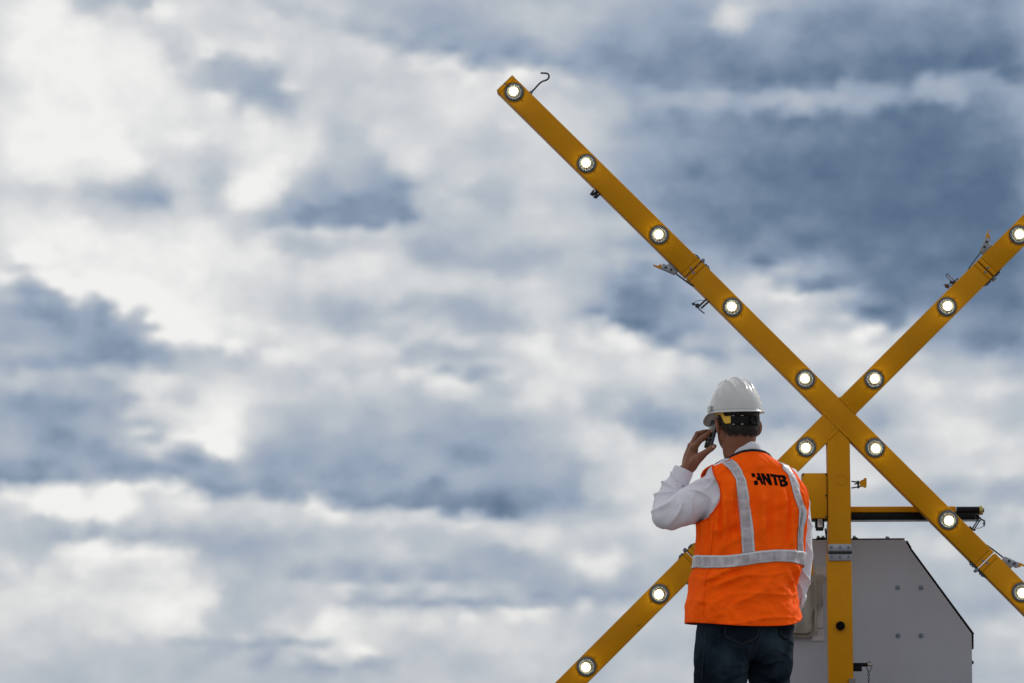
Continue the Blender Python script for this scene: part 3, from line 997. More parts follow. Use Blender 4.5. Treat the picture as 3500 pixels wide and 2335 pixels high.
lamp_px = [(1180, 211.5), (1347.5, 374.5), (1514.5, 538), (1682, 704), (1849, 870), (2008, 1028), (2175, 1194.5), (2341, 1363), (2508, 1531),
           (2505, 372), (2337, 538.5), (2173, 704), (2006, 871), (1850, 1026), (1683, 1191), (1511.5, 1361), (1346.5, 1530.5), (1180, 1698)]
proto = None
for i, (x, y) in enumerate(lamp_px):
    p = L(x, y)
    d = d_ul if i < 9 else d_ur
    p = C + d * (p - C).dot(d)
    if proto is None:
        proto = make_lamp()
        o = proto
    else:
        o = copy_tree(proto, sign)
    o.location = (p.x, -.0005, p.z)
    o.rotation_euler = (0, 0 if i < 5 else (R(180) if i < 9 else (R(90) if i < 13 else R(180))) + R(rnd.uniform(-3, 3)), 0) if False else (0, R(rnd.uniform(-4, 4)) + (0 if i < 5 else R(180) if i < 9 else R(90) if i < 13 else R(-90)), 0)

# joint hardware: stud bolts, hinge on one edge, latch on the other
def joint_hardware(k, hinge_side, latch_outward, has_latch=True):
    d, s, _ = joint[k]
    side = d.cross(YV).normalized()              # across the tube
    if side.z < 0:
        side = -side                             # always the upper edge
    base = C + d * s
    for q, o_ in ((.011, .010), (-.011, -.006)):
        c = base + d * q + side * (-.010 + o_ * .35) * (1 if side.x > 0 else 1)
        screw(sign, (c.x, -.0003, c.z), .0042, .0035, bluish_bolt)
    hs = side * hinge_side
    e = base + hs * (BW / 2)
    bm = BM()
    add_box(bm, e + hs * .002 + YV * BD * .45, d, YV, hs, .050, BD * .36, .0022, .0006, 1)
    hp = obj('hinge_plate', bm, dark_steel, sign, autosmooth=40)
    bm = BM()
    add_cyl(bm, e + hs * .010 + YV * BD * .08, e + hs * .010 + YV * BD * .82, .0085, seg=14, bev=.0015)
    obj('hinge_pin', bm, bluish_bolt, hp, autosmooth=40)
    for q in (-.036, -.024, .024, .036):
        for yy in (.24, .66):
            screw(hp, e + hs * .004 + d * q + YV * BD * yy, .0052, .006, bluish_bolt, hs, True)
    if not has_latch:
        return
    ls = -hs
    e = base + ls * (BW / 2)
    dd = d * latch_outward                       # toward the end that carries the lever
    Y1 = YV * BD * .42
    bm = BM()
    add_box(bm, e + dd * .074 + ls * .012 + Y1, dd, YV, ls, .028, .014, .0125, .002)
    br = obj('latch_body', bm, steel, sign, autosmooth=40)
    bm = BM()
    # tilted cheek plate
    t = (dd * .93 + ls * .36).normalized()
    u = (ls * .93 - dd * .36).normalized()
    add_box(bm, e + dd * .084 + ls * .026 + Y1 - YV * .012, t, YV, u, .034, .0025, .0125, .001)
    add_box(bm, e + dd * .084 + ls * .026 + Y1 + YV * .016, t, YV, u, .034, .0025, .0125, .001)
    obj('latch_cheek', bm, steel, br, autosmooth=40)
    for q in (-.012, .014):
        screw(br, e + dd * (.084) + ls * .026 + t * q + Y1 - YV * .0145, .0046, .004, dark_steel)
    # folded lever: a flag of sheet metal ending in a tongue
    bm = BM()
    p0 = e + dd * .084 + ls * .026 + t * .034 + Y1
    prof = [(.007, -.008), (-.004, .008), (-.001, .0140), (.036, .0132), (.039, .0095), (.017, .0078)]
    add_prism(bm, [p0 + t * a_ + u * b_ - YV * .013 for a_, b_ in prof], YV * .026)
    obj('latch_lever', bm, yellow, br, autosmooth=40)
    # rod loop hooked over the neighbour tube
    bm = BM()
    a = e + dd * .056 + ls * .018 + Y1
    b = e - dd * .042 + ls * .002 + Y1
    for yy in (-.010, .010):
        add_tube(bm, [(a + YV * yy, .0024), (a.lerp(b, .5) + YV * yy + ls * .002, .0024), (b + YV * yy + ls * .002, .0024), (b - dd * .010 + YV * yy - ls * .003, .0024)], 8, sub=4)
    add_tube(bm, [(b - dd * .010 - YV * .012 - ls * .003, .0024), (b - dd * .010 + YV * .012 - ls * .003, .0024)], 8)
    obj('latch_rod', bm, dark_steel, br, smooth=True)


joint_hardware('ul', 1, 1)
joint_hardware('ur', -1, 1)
joint_hardware('ll', 1, 1)
joint_hardware('lr', -1, 1)

# end cap screw, hook at the upper left tip
c = L(1161, 194) + Vector((0, -.0003, 0))
c = L(1158, 191)
screw(sign, C + d_ul * (joint['ul'][2] - .005) + Vector((-.012, -.0003, -.012)) * .2, .004, .003, bluish_bolt)
hook_px = [(1218, 213), (1226, 205), (1237, 193), (1244, 187.5), (1251, 185), (1256, 182.5), (1259.5, 178), (1259.5, 172.5), (1256, 169), (1250, 168), (1242, 168)]
bm = BM()
add_tube(bm, [(L(x, y, BD * .5), .0042) for x, y in hook_px], 12, sub=4)
hook = obj('hook', bm, dark_steel, sign, smooth=True)
bm = BM()
add_cyl(bm, L(1217, 214, BD * .5), L(1220.5, 210.5, BD * .5), .0085, seg=6)
obj('hook_nut', bm, bluish_bolt, hook, autosmooth=30)

# little clamps and dangling pins on the arm edges
def clamp(px, py, pieces, off=.045):
    bm = BM()
    for pts, r in pieces:
        add_tube(bm, [(L(px + x, py + y, off + (z if len(q) > 2 else 0)), r) for q in pts for x, y, z in [(q[0], q[1], q[2] if len(q) > 2 else 0)]], 8, sub=3 if len(pts) > 2 else 0)
    return obj('safety_pin', bm, dark_steel, sign, smooth=True)


clamp(1366, 444, [([(12, -8), (2, -3), (-6, 4)], .0055), ([(12, 0), (2, 10)], .0048), ([(-4, -6), (-10, 2)], .005), ([(6, -8, -.02), (6, -8, .02)], .008), ([(2, -10), (14, 2)], .007), ([(4, 0), (-2, 9)], .005)])
pin = clamp(1608, 697, [([(22, -8), (2, 10)], .0045), ([(16, -13), (-4, 6)], .0045), ([(18, -16), (28, -2), (36, 2)], .005), ([(13, -6), (0, -8), (-13, -4), (-20, 1)], .0013),
                         ([(-20, 0), (-10, 4), (-2, 14), (8, 22)], .003), ([(-17, 2), (-15, 0)], .005)])
bm = BM()
c = L(1600.5, 702, .045)
add_cyl(bm, c - YV * .006, c + YV * .006, .0105, seg=16, bev=.002)
obj('pin_head', bm, dark_steel, pin, autosmooth=40)
pin = clamp(2180, 645, [([(-9, -12), (6, 3)], .0022), ([(-4, -15), (11, 0)], .0022), ([(-9, -12), (-7, -16), (-4, -15)], .0022), ([(6, 3), (14, -2), (18, -6)], .003), ([(8, 4), (-8, 9), (-14, 9)], .0022),
                         ([(10, 6), (-4, 14), (-8, 10)], .0022), ([(2, 2), (14, 4)], .006), ([(8, 6), (10, 12)], .005)])
bm = BM()
for x, y in ((2171, 656), (2175.5, 657.5)):
    c = L(x, y, .045)
    add_ellipsoid(bm, c, .006, .006, .011, u=12, v=8)
obj('pin_head', bm, mat('rusty_pin', (.08, .045, .03), .6, noise_amt=.4), pin, smooth=True)
pin = clamp(2246, 1202, [([(-15, 12), (-2, -8), (4, -14)], .003), ([(-12, 15), (2, -6), (6, -10)], .0028), ([(-8, -12), (-8, -20), (-2, -22), (2, -14), (-3, -8), (-8, -12)], .0014),
                          ([(4, -12), (12, -6), (14, 2)], .003), ([(6, -8), (14, -8), (12, 4), (2, 10), (-6, 10)], .0014), ([(10, -2), (13, 6)], .0022), ([(-20, 8), (-12, 14), (-9, 14)], .005)], off=.06)

# cap on two chains right of the post
bm = BM()
for y0, y1 in ((1105, 1107), (1120, 1117)):
    n = 4
    for i in range(n):
        t0, t1 = i / n, (i + .85) / n
        a = L(1955, y0, .05).lerp(L(1974, y1, .05), t0)
        b = L(1955, y0, .05).lerp(L(1974, y1, .05), t1)
        add_tube(bm, [(a, .0032), (b, .0032)], 8)
add_tube(bm, [(L(1962, 1111, .05), .0035), (L(1974, 1107, .05), .0035)], 8)
add_tube(bm, [(L(1969, 1105, .05), .005), (L(1970, 1119, .05), .005)], 8)
tg = obj('toggle', bm, dark_steel, sign, smooth=True)
bm = BM()
pts = [(1973.5, 1105), (1976, 1102), (1981, 1101), (1983.5, 1097.3), (1987.5, 1096.8), (1988.8, 1098.5), (1988.8, 1117), (1987, 1119), (1983.5, 1119), (1981.5, 1116.5), (1974, 1117.5)]
add_prism(bm, [L(x, y, .040) for x, y in pts], YV * .02)
obj('toggle_handle', bm, yellow, tg)

# junction box, cross rail and actuator behind the post
a, b = L(1841, 1085.5), L(1899, 1189)
bm = BM()
add_box(bm, ((a.x + b.x) / 2, .055, (a.z + b.z) / 2), (1, 0, 0), YV, (0, 0, 1), (b.x - a.x) / 2, .045, (a.z - b.z) / 2, .004)
jb = obj('junction_box', bm, yellow, sign, autosmooth=40)
for x, y in ((1843.5, 1088), (1896.2, 1088), (1896.2, 1137), (1896.2, 1185.5), (1844, 1186)):
    c = L(x, y)
    screw(jb, (c.x, .0100, c.z), .0032, .003, dark_steel, name='screw')
bm = BM()
add_box(bm, (L(1900.3, 1137).x, .06, (a.z + b.z) / 2), (1, 0, 0), YV, (0, 0, 1), .0025, .04, (a.z - b.z) / 2)
obj('lid_hinge', bm, black_paint, jb)
# cross rail (square, yellow) with the black tube under it
za, zb = L(1928, 1163, .12).z, L(1928, 1176.5, .12).z
x0, x1 = L(1845, 1170, .12).x, L(2193, 1170, .12).x
bm = BM()
add_box(bm, ((x0 + x1) / 2, .14, (za + zb) / 2), (1, 0, 0), YV, (0, 0, 1), (x1 - x0) / 2, .03, (za - zb) / 2, .005)
obj('cross_rail', bm, yellow, sign, autosmooth=40)
zc, zd = L(1928, 1177.5, .12).z, L(1928, 1194, .12).z
x0, x1 = L(1852, 1186, .12).x, L(2247, 1186, .12).x
bm = BM()
add_box(bm, ((x0 + x1) / 2, .14, (zc + zd) / 2), (1, 0, 0), YV, (0, 0, 1), (x1 - x0) / 2, .028, (zc - zd) / 2, .004)
obj('tie_bar', bm, black_paint, sign, autosmooth=40)
bm = BM()
add_box(bm, ((x0 + x1) / 2 + .0, .14, zd - .0022), (1, 0, 0), YV, (0, 0, 1), (x1 - x0) / 2, .028, .002)
obj('tie_bar_strip', bm, steel, sign)
c0, c1 = L(2196, 1170.5, .10), L(2249, 1170.5, .10)
bm = BM()
add_cyl(bm, (c0.x, .13, c0.z), (c1.x, .13, c0.z), .0175, seg=28, bev=.002)
act = obj('actuator', bm, black_paint, sign, autosmooth=40)
bm = BM()
add_cyl(bm, (L(2192, 1170, .1).x, .13, c0.z), (L(2196.5, 1170, .1).x, .13, c0.z), .0185, seg=28, bev=.001)
obj('actuator_collar', bm, steel, act, autosmooth=40)
bm = BM()
xa, xb = L(2248.5, 1170, .1).x, L(2257, 1170, .1).x
add_cyl(bm, (xa, .13, c0.z), (xb, .13, c0.z), .0205, seg=28, bev=.0015)
obj('end_ring', bm, brass, act, autosmooth=40)
bm = BM()
add_cyl(bm, (xb, .13, c0.z), (xb + .006, .13, c0.z), .0105, seg=6)
obj('end_nut', bm, dark_steel, act, autosmooth=30)
# gusset welded behind the falling arm
bm = BM()
add_prism(bm, [L(2123, 1163, .1), L(2134, 1163, .1), L(2190, 1196, .1), L(2160, 1196, .1), L(2138, 1181, .1), L(2124, 1168, .1)], YV * .02)
obj('gusset', bm, yellow, sign)

# hanging power supply, side brace, bracket
a, b = L(1872.4, 1184), L(1893.8, 1213.5)
bm = BM()
add_box(bm, ((a.x + b.x) / 2, .07, (a.z + b.z) / 2 + .004), (1, 0, 0), YV, (0, 0, 1), (b.x - a.x) / 2, .018, (a.z - b.z) / 2 - .004, .004)
add_box(bm, ((a.x + b.x) / 2, .07, (a.z + b.z) / 2 - .006), (1, 0, 0), YV, (0, 0, 1), (b.x - a.x) / 2 - .003, .0165, (a.z - b.z) / 2 - .002, .004)
ps = obj('power_supply', bm, black_plastic, sign, autosmooth=40)
a, b = L(1878.3, 1189.4), L(1889, 1207.6)
bm = BM()
add_box(bm, ((a.x + b.x) / 2, .0515, (a.z + b.z) / 2), (1, 0, 0), YV, (0, 0, 1), (b.x - a.x) / 2, .0005, (a.z - b.z) / 2)
st = obj('sticker', bm, label_white, ps)
bm = BM()
for i in range(5):
    x = a.x + (b.x - a.x) * (.22 + .15 * i)
    for z0, z1 in (((.1, .42), (.5, .62)), ((.12, .5), (.6, .9)), ((.2, .35), (.42, .8)), ((.1, .6), (.68, .8)), ((.15, .85), (.88, .92)))[i]:
        add_box(bm, (x, .0506, a.z + (b.z - a.z) * (z0 + z1) / 2), (1, 0, 0), YV, (0, 0, 1), .0007, .0002, abs(b.z - a.z) * (z1 - z0) / 2)
obj('fine_print', bm, print_black, ps)
bm = BM()
a, b = L(1859.3, 1190, .16), L(1864, 1320, .16)
add_box(bm, (a + b) / 2, (b - a), YV, (b - a).cross(YV), (b - a).length / 2, .012, .006, .001)
obj('side_brace', bm, yellow, sign)
bm = BM()
a, b = L(1899, 1203, .1), L(1899.3, 1268, .1)
add_box(bm, (a + b) / 2, (0, 0, 1), YV, (1, 0, 0), (a - b).length / 2, .02, .0025, .0005, 1)
a, b = L(1894, 1213, .12), L(1897, 1238, .12)
add_box(bm, (a + b) / 2, (b - a), YV, (b - a).cross(YV), (a - b).length / 2, .01, .0035)
obj('stay_plate', bm, dark_steel, sign)

# locking bar low on the post
bm = BM()
a, b = L(1955, 1521.5, .03), L(1991, 1530, .03)
add_box(bm, (a + b) / 2, (1, 0, 0), YV, (0, 0, 1), (b.x - a.x) / 2, .012, (a.z - b.z) / 2, .001)
a, b = L(1955, 1530, .03), L(1977.5, 1541, .03)
add_box(bm, (a + b) / 2 - YV * .001, (1, 0, 0), YV, (0, 0, 1), (b.x - a.x) / 2, .012, (a.z - b.z) / 2, .001)
lb = obj('locking_bar', bm, black_paint, sign, autosmooth=40)
bm = BM()
a, b = L(1989, 1526, .03), L(2003, 1526, .03)
add_cyl(bm, a, b, .0062, seg=14, bev=.001)
obj('lock_pin', bm, mat('dull_pin', (.30, .25, .21), .45, metal=.4), lb, autosmooth=40)
bm = BM()
c = L(1994.5, 1530, .03)
add_tube(bm, [(c + Vector((math.cos(t) * .010, .002 * math.sin(t), math.sin(t) * .0225)), .0016) for t in [2 * math.pi * i / 24 for i in range(24)]], 6, closed=True)
obj('pull_ring', bm, dark_steel, lb, smooth=True)
p0 = L(1992, 1541, .03)
for i in range(18):
    bm = BM()
    cc = p0 + Vector((.0008 * i + .002 * math.sin(i), 0, -.0125 * i))
    ax = Vector((1, 0, 0)) if i % 2 else YV
    add_tube(bm, [(cc + ax * math.cos(t) * .0042 + Vector((0, 0, math.sin(t) * .0095)), .0013) for t in [2 * math.pi * k / 12 for k in range(12)]], 5, closed=True)
    obj('chain_link', bm, dark_steel, lb, smooth=True)
bm = BM()
add_prism(bm, [L(1948.5, 1557.5, -.012), L(1964, 1557.5, -.012), L(1961, 1600, -.012), L(1951, 1600, -.012)], YV * .014)
obj('pocket_bracket', bm, mat('grey_bracket', (.16, .15, .15), .5), sign)

# ------------------------------------------------------------------ equipment cabinet behind the post
YC = 13.68
cab = empty('equipment_cabinet', (W(1980, 1500, YC).x, YC, .50))
tag(cab, 'grey steel equipment cabinet with a sloped corner standing behind the yellow post', 'cabinet')
co = Vector(cab.location)


def K(px, py, off=0.0):
    return W(px, py, YC + off) - co


def flat(px, py, off=0.0):
    p = K(px, py, 0)
    return Vector((p.x, off, p.z))


outline = [(1782, 1240), (2076, 1238.5), (2090, 1264), (2230, 1455), (2230, 1568)]
zb_ = -.05
front = [flat(x, y, 0) for x, y in outline]
front[-1].z = zb_
front.append(Vector((flat(1782, 1240).x, 0, zb_)))
bm = BM()
add_prism(bm, [p + Vector((0, .012, 0)) for p in front], (0, .55, 0))
obj('case', bm, grey_paint, cab)
bm = BM()
add_prism(bm, front, (0, .004, 0))
obj('front_panel', bm, grey_paint, cab)
# seam shadow gap frame and overlapping lids
bm = BM()
inset = [flat(1786, 1243, .004), flat(2074, 1242, .004), flat(2087, 1265, .004), flat(2227, 1456, .004), flat(2227, 1568, .004)]
inset[-1].z = zb_ + .01
inset.append(Vector((inset[0].x, .004, zb_ + .01)))
add_prism(bm, inset, (0, .009, 0))
obj('gasket', bm, dark_edge, cab)


def lid(name, a, b, t, y0, y1, m=dark_edge, lift=.002):
    a, b = flat(*a), flat(*b)
    ax = (b - a).normalized()
    az = Vector((-ax.z, 0, ax.x))
    if az.x + az.z < 0:
        az = -az
    bm = BM()
    add_box(bm, (a + b) / 2 + az * (t / 2 + lift) + Vector((0, (y0 + y1) / 2, 0)), ax, YV, az, (b - a).length / 2, (y1 - y0) / 2, t / 2, .0012, 1)
    return obj(name, bm, m, cab, autosmooth=40)


lid('roof_lid', (1782, 1240), (2077, 1238), .004, .002, .56)
lid('slope_lid', (2088, 1260), (2233, 1457), .006, .0045, .56, lift=.003)
lid('slope_lid', (2079, 1242), (2089, 1259), .0055, .0045, .56, lift=.003)
lid('side_lip', (2231.5, 1456), (2231.5, 1490), .005, .0045, .05)
for x, y in ((2060, 1348.4), (2113.6, 1348.4), (2060.7, 1458.6), (2113.6, 1458.6)):
    p = flat(x, y)
    o = screw(cab, p + Vector((0, -.0002, 0)), .0072, .010, bluish_bolt, hexa=True)
    bm = BM()
    add_cyl(bm, p + Vector((0, -.001, 0)), p + Vector((0, -.0035, 0)), .0118, seg=20, bev=.0008)
    obj('washer', bm, steel, o, autosmooth=40)
for y in (1520, 1618):
    p = flat(2230.5, y)
    screw(cab, p + Vector((0, .03, 0)), .009, .012, dark_steel, (1, 0, 0), True)
for x, y in ((2038.5, 1238),):
    p = flat(x, y)
    screw(cab, p + Vector((0, .03, .003)), .0095, .013, steel, (0, 0, 1), True)
    screw(cab, flat(2053, 1238) + Vector((0, .03, .003)), .004, .005, dark_steel, (0, 0, 1), True)
bm = BM()
for x0, x1 in ((1873, 1900), (1956, 1971)):
    a, b = flat(x0, 1238), flat(x1, 1238)
    add_prism(bm, [a + Vector((0, .02, .005)), b + Vector((0, .02, .005)), b + Vector((-.004, .02, .010)), a + Vector((.008, .02, .010))], (0, .06, 0))
ft = obj('lifting_foot', bm, black_paint, cab)
for x in (1880, 1891, 1963):
    screw(ft, flat(x, 1238) + Vector((0, .04, .010)), .007, .010, steel, (0, 0, 1), True)
bm = BM()
add_tube(bm, [(flat(x, y, .2) + Vector((0, 0, 0)), .0028) for x, y in ((2122, 1303), (2128, 1304), (2133, 1308), (2135.5, 1314), (2135.5, 1322))], 8, sub=4)
obj('grab_wire', bm, steel, cab, smooth=True)

# stained moulded tank and mounting plates on the cabinet front, left of the post
bm = BM()
out = [(1800, 1325), (1862, 1325), (1868, 1319), (1891, 1319), (1886.5, 1330), (1884, 1344), (1884, 1376), (1882.5, 1388), (1878, 1398), (1872, 1406), (1870, 1416), (1871, 1438), (1869.5, 1448), (1865.5, 1456), (1859, 1462), (1849, 1464.5), (1800, 1463)]
add_prism(bm, [flat(x, y, -.050) for x, y in out], (0, .049, 0))
bmesh.ops.bevel(bm, geom=[e for e in bm.edges if all(abs(v.co.y + .050) < 1e-5 for v in e.verts)], offset=.020, segments=5, affect='EDGES')
obj('tank', bm, tank_plastic, cab, autosmooth=50)
bm = BM()
a, b = flat(1865.5, 1314, -.056), flat(1872.5, 1458, -.056)
add_box(bm, (a + b) / 2, (1, 0, 0), YV, (0, 0, 1), (b.x - a.x) / 2, .006, (a.z - b.z) / 2, .0015)
obj('tank_strap', bm, tank_plastic, cab, autosmooth=40)
bm = BM()
for (xa_, ya_), (xb_, yb_) in (((1846, 1300), (1900, 1325)), ((1873, 1394), (1889, 1442)), ((1862, 1444), (1892, 1471)), ((1886, 1326), (1889.5, 1392))):
    a, b = flat(xa_, ya_, -.003), flat(xb_, yb_, -.003)
    add_box(bm, (a + b) / 2, (1, 0, 0), YV, (0, 0, 1), abs(b.x - a.x) / 2, .002, abs(a.z - b.z) / 2, .0006, 1)
obj('mounting_plate', bm, tank_light, cab)

# ------------------------------------------------------------------ trailer carrying both (below the frame)
tr = empty('trailer', (W(1928, 949, 13.6).x, 13.75, 0))
tag(tr, 'low black two wheeled trailer under the lighted X and the cabinet', 'trailer')
bm = BM()
for y in (-.42, .42):
    add_box(bm, (.05, y, .40), (1, 0, 0), YV, (0, 0, 1), 1.05, .03, .035, .004)
for x in (-.95, -.35, .35, 1.05):
    add_box(bm, (x, 0, .40), (1, 0, 0), YV, (0, 0, 1), .03, .40, .034, .004)
obj('chassis', bm, black_paint, tr)
bm = BM()
add_box(bm, (.05, .05, .4425), (1, 0, 0), YV, (0, 0, 1), 1.0, .42, .004)
obj('deck', bm, black_paint, tr)
bm = BM()
add_cyl(bm, (.25, -.62, .30), (.25, .62, .30), .025)
obj('axle', bm, dark_steel, tr)
for y in (-.58, .58):
    bm = BM()
    pr_ = [(.17, -.085), (.27, -.09), (.295, -.06), (.30, 0), (.295, .06), (.27, .09), (.17, .085)]
    add_rings(bm, [[Vector((.25 + r * math.cos(2 * math.pi * i / 40), y + q, .30 + r * math.sin(2 * math.pi * i / 40))) for i in range(40)] for r, q in pr_], False, False)
    wh = obj('wheel', bm, tyre_mat, tr, smooth=True)
    bm = BM()
    add_cyl(bm, (.25, y - .05, .30), (.25, y + .05, .30), .172, seg=32, bev=.01)
    obj('rim', bm, steel, wh, autosmooth=40)
bm = BM()
add_box(bm, (-1.5, 0, .40), (1, 0, 0), YV, (0, 0, 1), .55, .035, .035, .004)
obj('drawbar', bm, black_paint, tr)
for x in (-1.9, 1.0):
    bm = BM()
    add_cyl(bm, (x, .0, .02), (x, .0, .55), .024)
    add_cyl(bm, (x, .0, .0), (x, .0, .022), .08)
    obj('jack', bm, steel, tr)
# ------------------------------------------------------------------ the person
PHI = R(20)                                   # turned a little to the left of straight away from the camera
RV = Vector((math.cos(PHI), math.sin(PHI), 0))
FV = Vector((-math.sin(PHI), math.cos(PHI), 0))
ZV = Vector((0, 0, 1))
YP = 12.0
pbase = W(1715, 1500, YP)
person = empty('person', (pbase.x, YP, 0))
tag(person, 'person in orange safety vest and white hard hat seen from behind with phone at ear', 'person')
PO = Vector(person.location)


def wobj(name, bm, m, parent=person, smooth=True, autosmooth=None):
    """mesh given in world coordinates, parented to the person (or one of its parts)"""
    for v in bm.verts:
        v.co -= PO
    return obj(name, bm, m, parent, smooth, autosmooth)


def wmesh(name, me, m, parent=person):
    me.transform(Matrix.Translation(-PO))
    return link_mesh(name, me, m, parent, True)


def fb(p, s, o=3):
    return noise.fractal(Vector(p) * s, .9, 2.0, o)


def hermite(xs, rows, x):
    """smooth table lookup"""
    n = len(xs)
    if x <= xs[0]:
        return rows[0]
    if x >= xs[-1]:
        return rows[-1]
    i = max(k for k in range(n) if xs[k] <= x)
    i = min(i, n - 2)
    t = (x - xs[i]) / (xs[i + 1] - xs[i])
    h = xs[i + 1] - xs[i]
    out = []
    for a in range(len(rows[0])):
        def slope(k):
            if k == 0 or k == n - 1:
                return 0.0
            return (rows[k + 1][a] - rows[k - 1][a]) / (xs[k + 1] - xs[k - 1])
        m0, m1 = slope(i), slope(i + 1)
        p0, p1 = rows[i][a], rows[i + 1][a]
        out.append((2 * t ** 3 - 3 * t * t + 1) * p0 + (t ** 3 - 2 * t * t + t) * h * m0 + (-2 * t ** 3 + 3 * t * t) * p1 + (t ** 3 - t * t) * h * m1)
    return out


SP, CP = math.sin(PHI), math.cos(PHI)
VT = [(1033, 1673, 1757, .072), (1042, 1670, 1765, .078), (1050, 1663, 1777, .084), (1058, 1650, 1793, .090), (1066, 1632, 1813, .095), (1075, 1617, 1823, .100), (1090, 1605, 1834, .107),
      (1110, 1600, 1850, .115), (1130, 1599, 1856, .121), (1160, 1599, 1854, .127), (1195, 1599, 1849.5, .133), (1230, 1598.5, 1845.5, .135), (1265, 1594, 1847, .136),
      (1300, 1591, 1842, .138), (1325, 1585, 1833, .140), (1346, 1582, 1827, .143), (1382, 1576, 1835, .150), (1408, 1574, 1841, .155), (1440, 1575, 1841, .158)]
VX = [r[0] for r in VT]
VR = [r[1:] for r in VT]
NEXP = 2.25


def zof(py, Y):
    return W(1715, py, Y).z


def ringdata(py):
    xl, xr, b = hermite(VX, VR, py)
    s = (xr - xl) / 2 / F * YP / math.cos(PITCH) * .992
    a = math.sqrt(max(s * s - (b * SP) ** 2, 1e-4)) / CP
    c = W((xl + xr) / 2, py, YP)
    c.z = zof(py, YP - b * .85)
    return c, a, b


def supel(a, b, th, n=NEXP):
    c, s = math.cos(th), math.sin(th)
    e = 2 / n
    return a * math.copysign(abs(c) ** e, c), b * math.copysign(abs(s) ** e, s)


def vest_wr(th, py):
    """folds of the hanging cloth (metres along the surface normal)"""
    w = 0.0
    t = math.degrees(th) % 360
    # soft vertical folds falling from the shoulder blades
    k = max(0, min(1, (py - 1105) / 45)) * max(0, min(1, (1275 - py) / 60))
    w += k * (.0062 * math.sin(t * .33 + .8 + (py - 1100) * .006) + .0040 * math.sin(t * .61 + 2 + (py - 1100) * -.010))
    w += k * .004 * noise.fractal(Vector((t * .09, py * .006, 3)), .8, 2, 3)
    # broad crumple below the band
    k2 = max(0, min(1, (py - 1285) / 40))
    w += k2 * (.0065 * noise.fractal(Vector((t * .028, py * .016, 7)), .8, 2, 4))
    w += k2 * .0045 * math.sin(t * .085 + 1.3 + math.sin(py * .02) * .7)
    w += .0050 * noise.fractal(Vector((t * .045 + py * .012, py * .018 - t * .02, 1)), .9, 2, 4)
    # pulls running from the waist band towards the side
    k3 = math.exp(-((t - 235) / 22) ** 2) * math.exp(-((py - 1325) / 26) ** 2)
    w += k3 * .006 * math.sin((py + t * .9) * .22)
    k4 = math.exp(-((t - 318) / 20) ** 2) * math.exp(-((py - 1320) / 30) ** 2)
    w += k4 * .007 * math.sin((py - t * 1.1) * .18)
    k5 = math.exp(-((t - 232) / 20) ** 2) * math.exp(-((py - 1225) / 28) ** 2)
    w += k5 * .006 * math.sin((py * .7 + t * 1.0) * .16)
    top = max(0, min(1, (py - 1036) / 40))
    cr = lambda x: 1 - abs(math.sin(x))
    # sharp creases
    w += k * .0060 * (cr(t * .085 + .4 + .9 * noise.noise(Vector((t * .03, py * .02, 5)))) ** 3)
    w += k2 * .0050 * (cr(t * .052 + py * .022 + 1.1 * noise.noise(Vector((t * .03, py * .02, 9)))) ** 4)
    w += k2 * .0040 * (cr(py * .055 + t * .012 + 1.2 * noise.noise(Vector((t * .02, py * .015, 2)))) ** 5)
    side = 1 - .6 * max(0, min(1, (abs(t - 270) - 52) / 25))
    return w * 1.65 * (.25 + .75 * top) * side


def vest_pt(th, py, off=0.0, wr=True):
    c, a, b = ringdata(py)
    u, v = supel(a, b, th)
    p = c + RV * u + FV * v
    n = (RV * (u / a / a) + FV * (v / b / b)).normalized()
    return p + n * (off + (vest_wr(th, py) if wr else 0))


HEM = [(180, 1427), (200, 1429), (222, 1431.5), (245, 1435.5), (270, 1436.5), (292, 1434.5), (312, 1428), (332, 1417), (350, 1411), (365, 1412), (400, 1424), (450, 1430), (500, 1429), (540, 1427)]


def hem(th):
    t = math.degrees(th) % 360
    if t < 180:
        t += 360
    return hermite([h[0] for h in HEM], [(h[1],) for h in HEM], t)[0]


NECK = [(180, 1055), (200, 1047), (225, 1039), (250, 1035.5), (270, 1034.5), (300, 1036), (330, 1041), (360, 1050), (405, 1066), (450, 1078), (495, 1069), (540, 1055)]


def ntop(th):
    t = math.degrees(th) % 360
    if t < 180:
        t += 360
    return hermite([h[0] for h in NECK], [(h[1],) for h in NECK], t)[0]


def arm_f(th, py):
    """negative inside an armhole"""
    t = math.degrees(th) % 360
    d = (t - 178 + 180) % 360 - 180
    f1 = (d / (45 if d > 0 else 38)) ** 2 + ((py - 1133) / 66) ** 2 - 1
    d = (t - 18 + 180) % 360 - 180
    f2 = (d / (31 if d < 0 else 40)) ** 2 + ((py - 1135) / 62) ** 2 - 1
    return min(f1, f2)


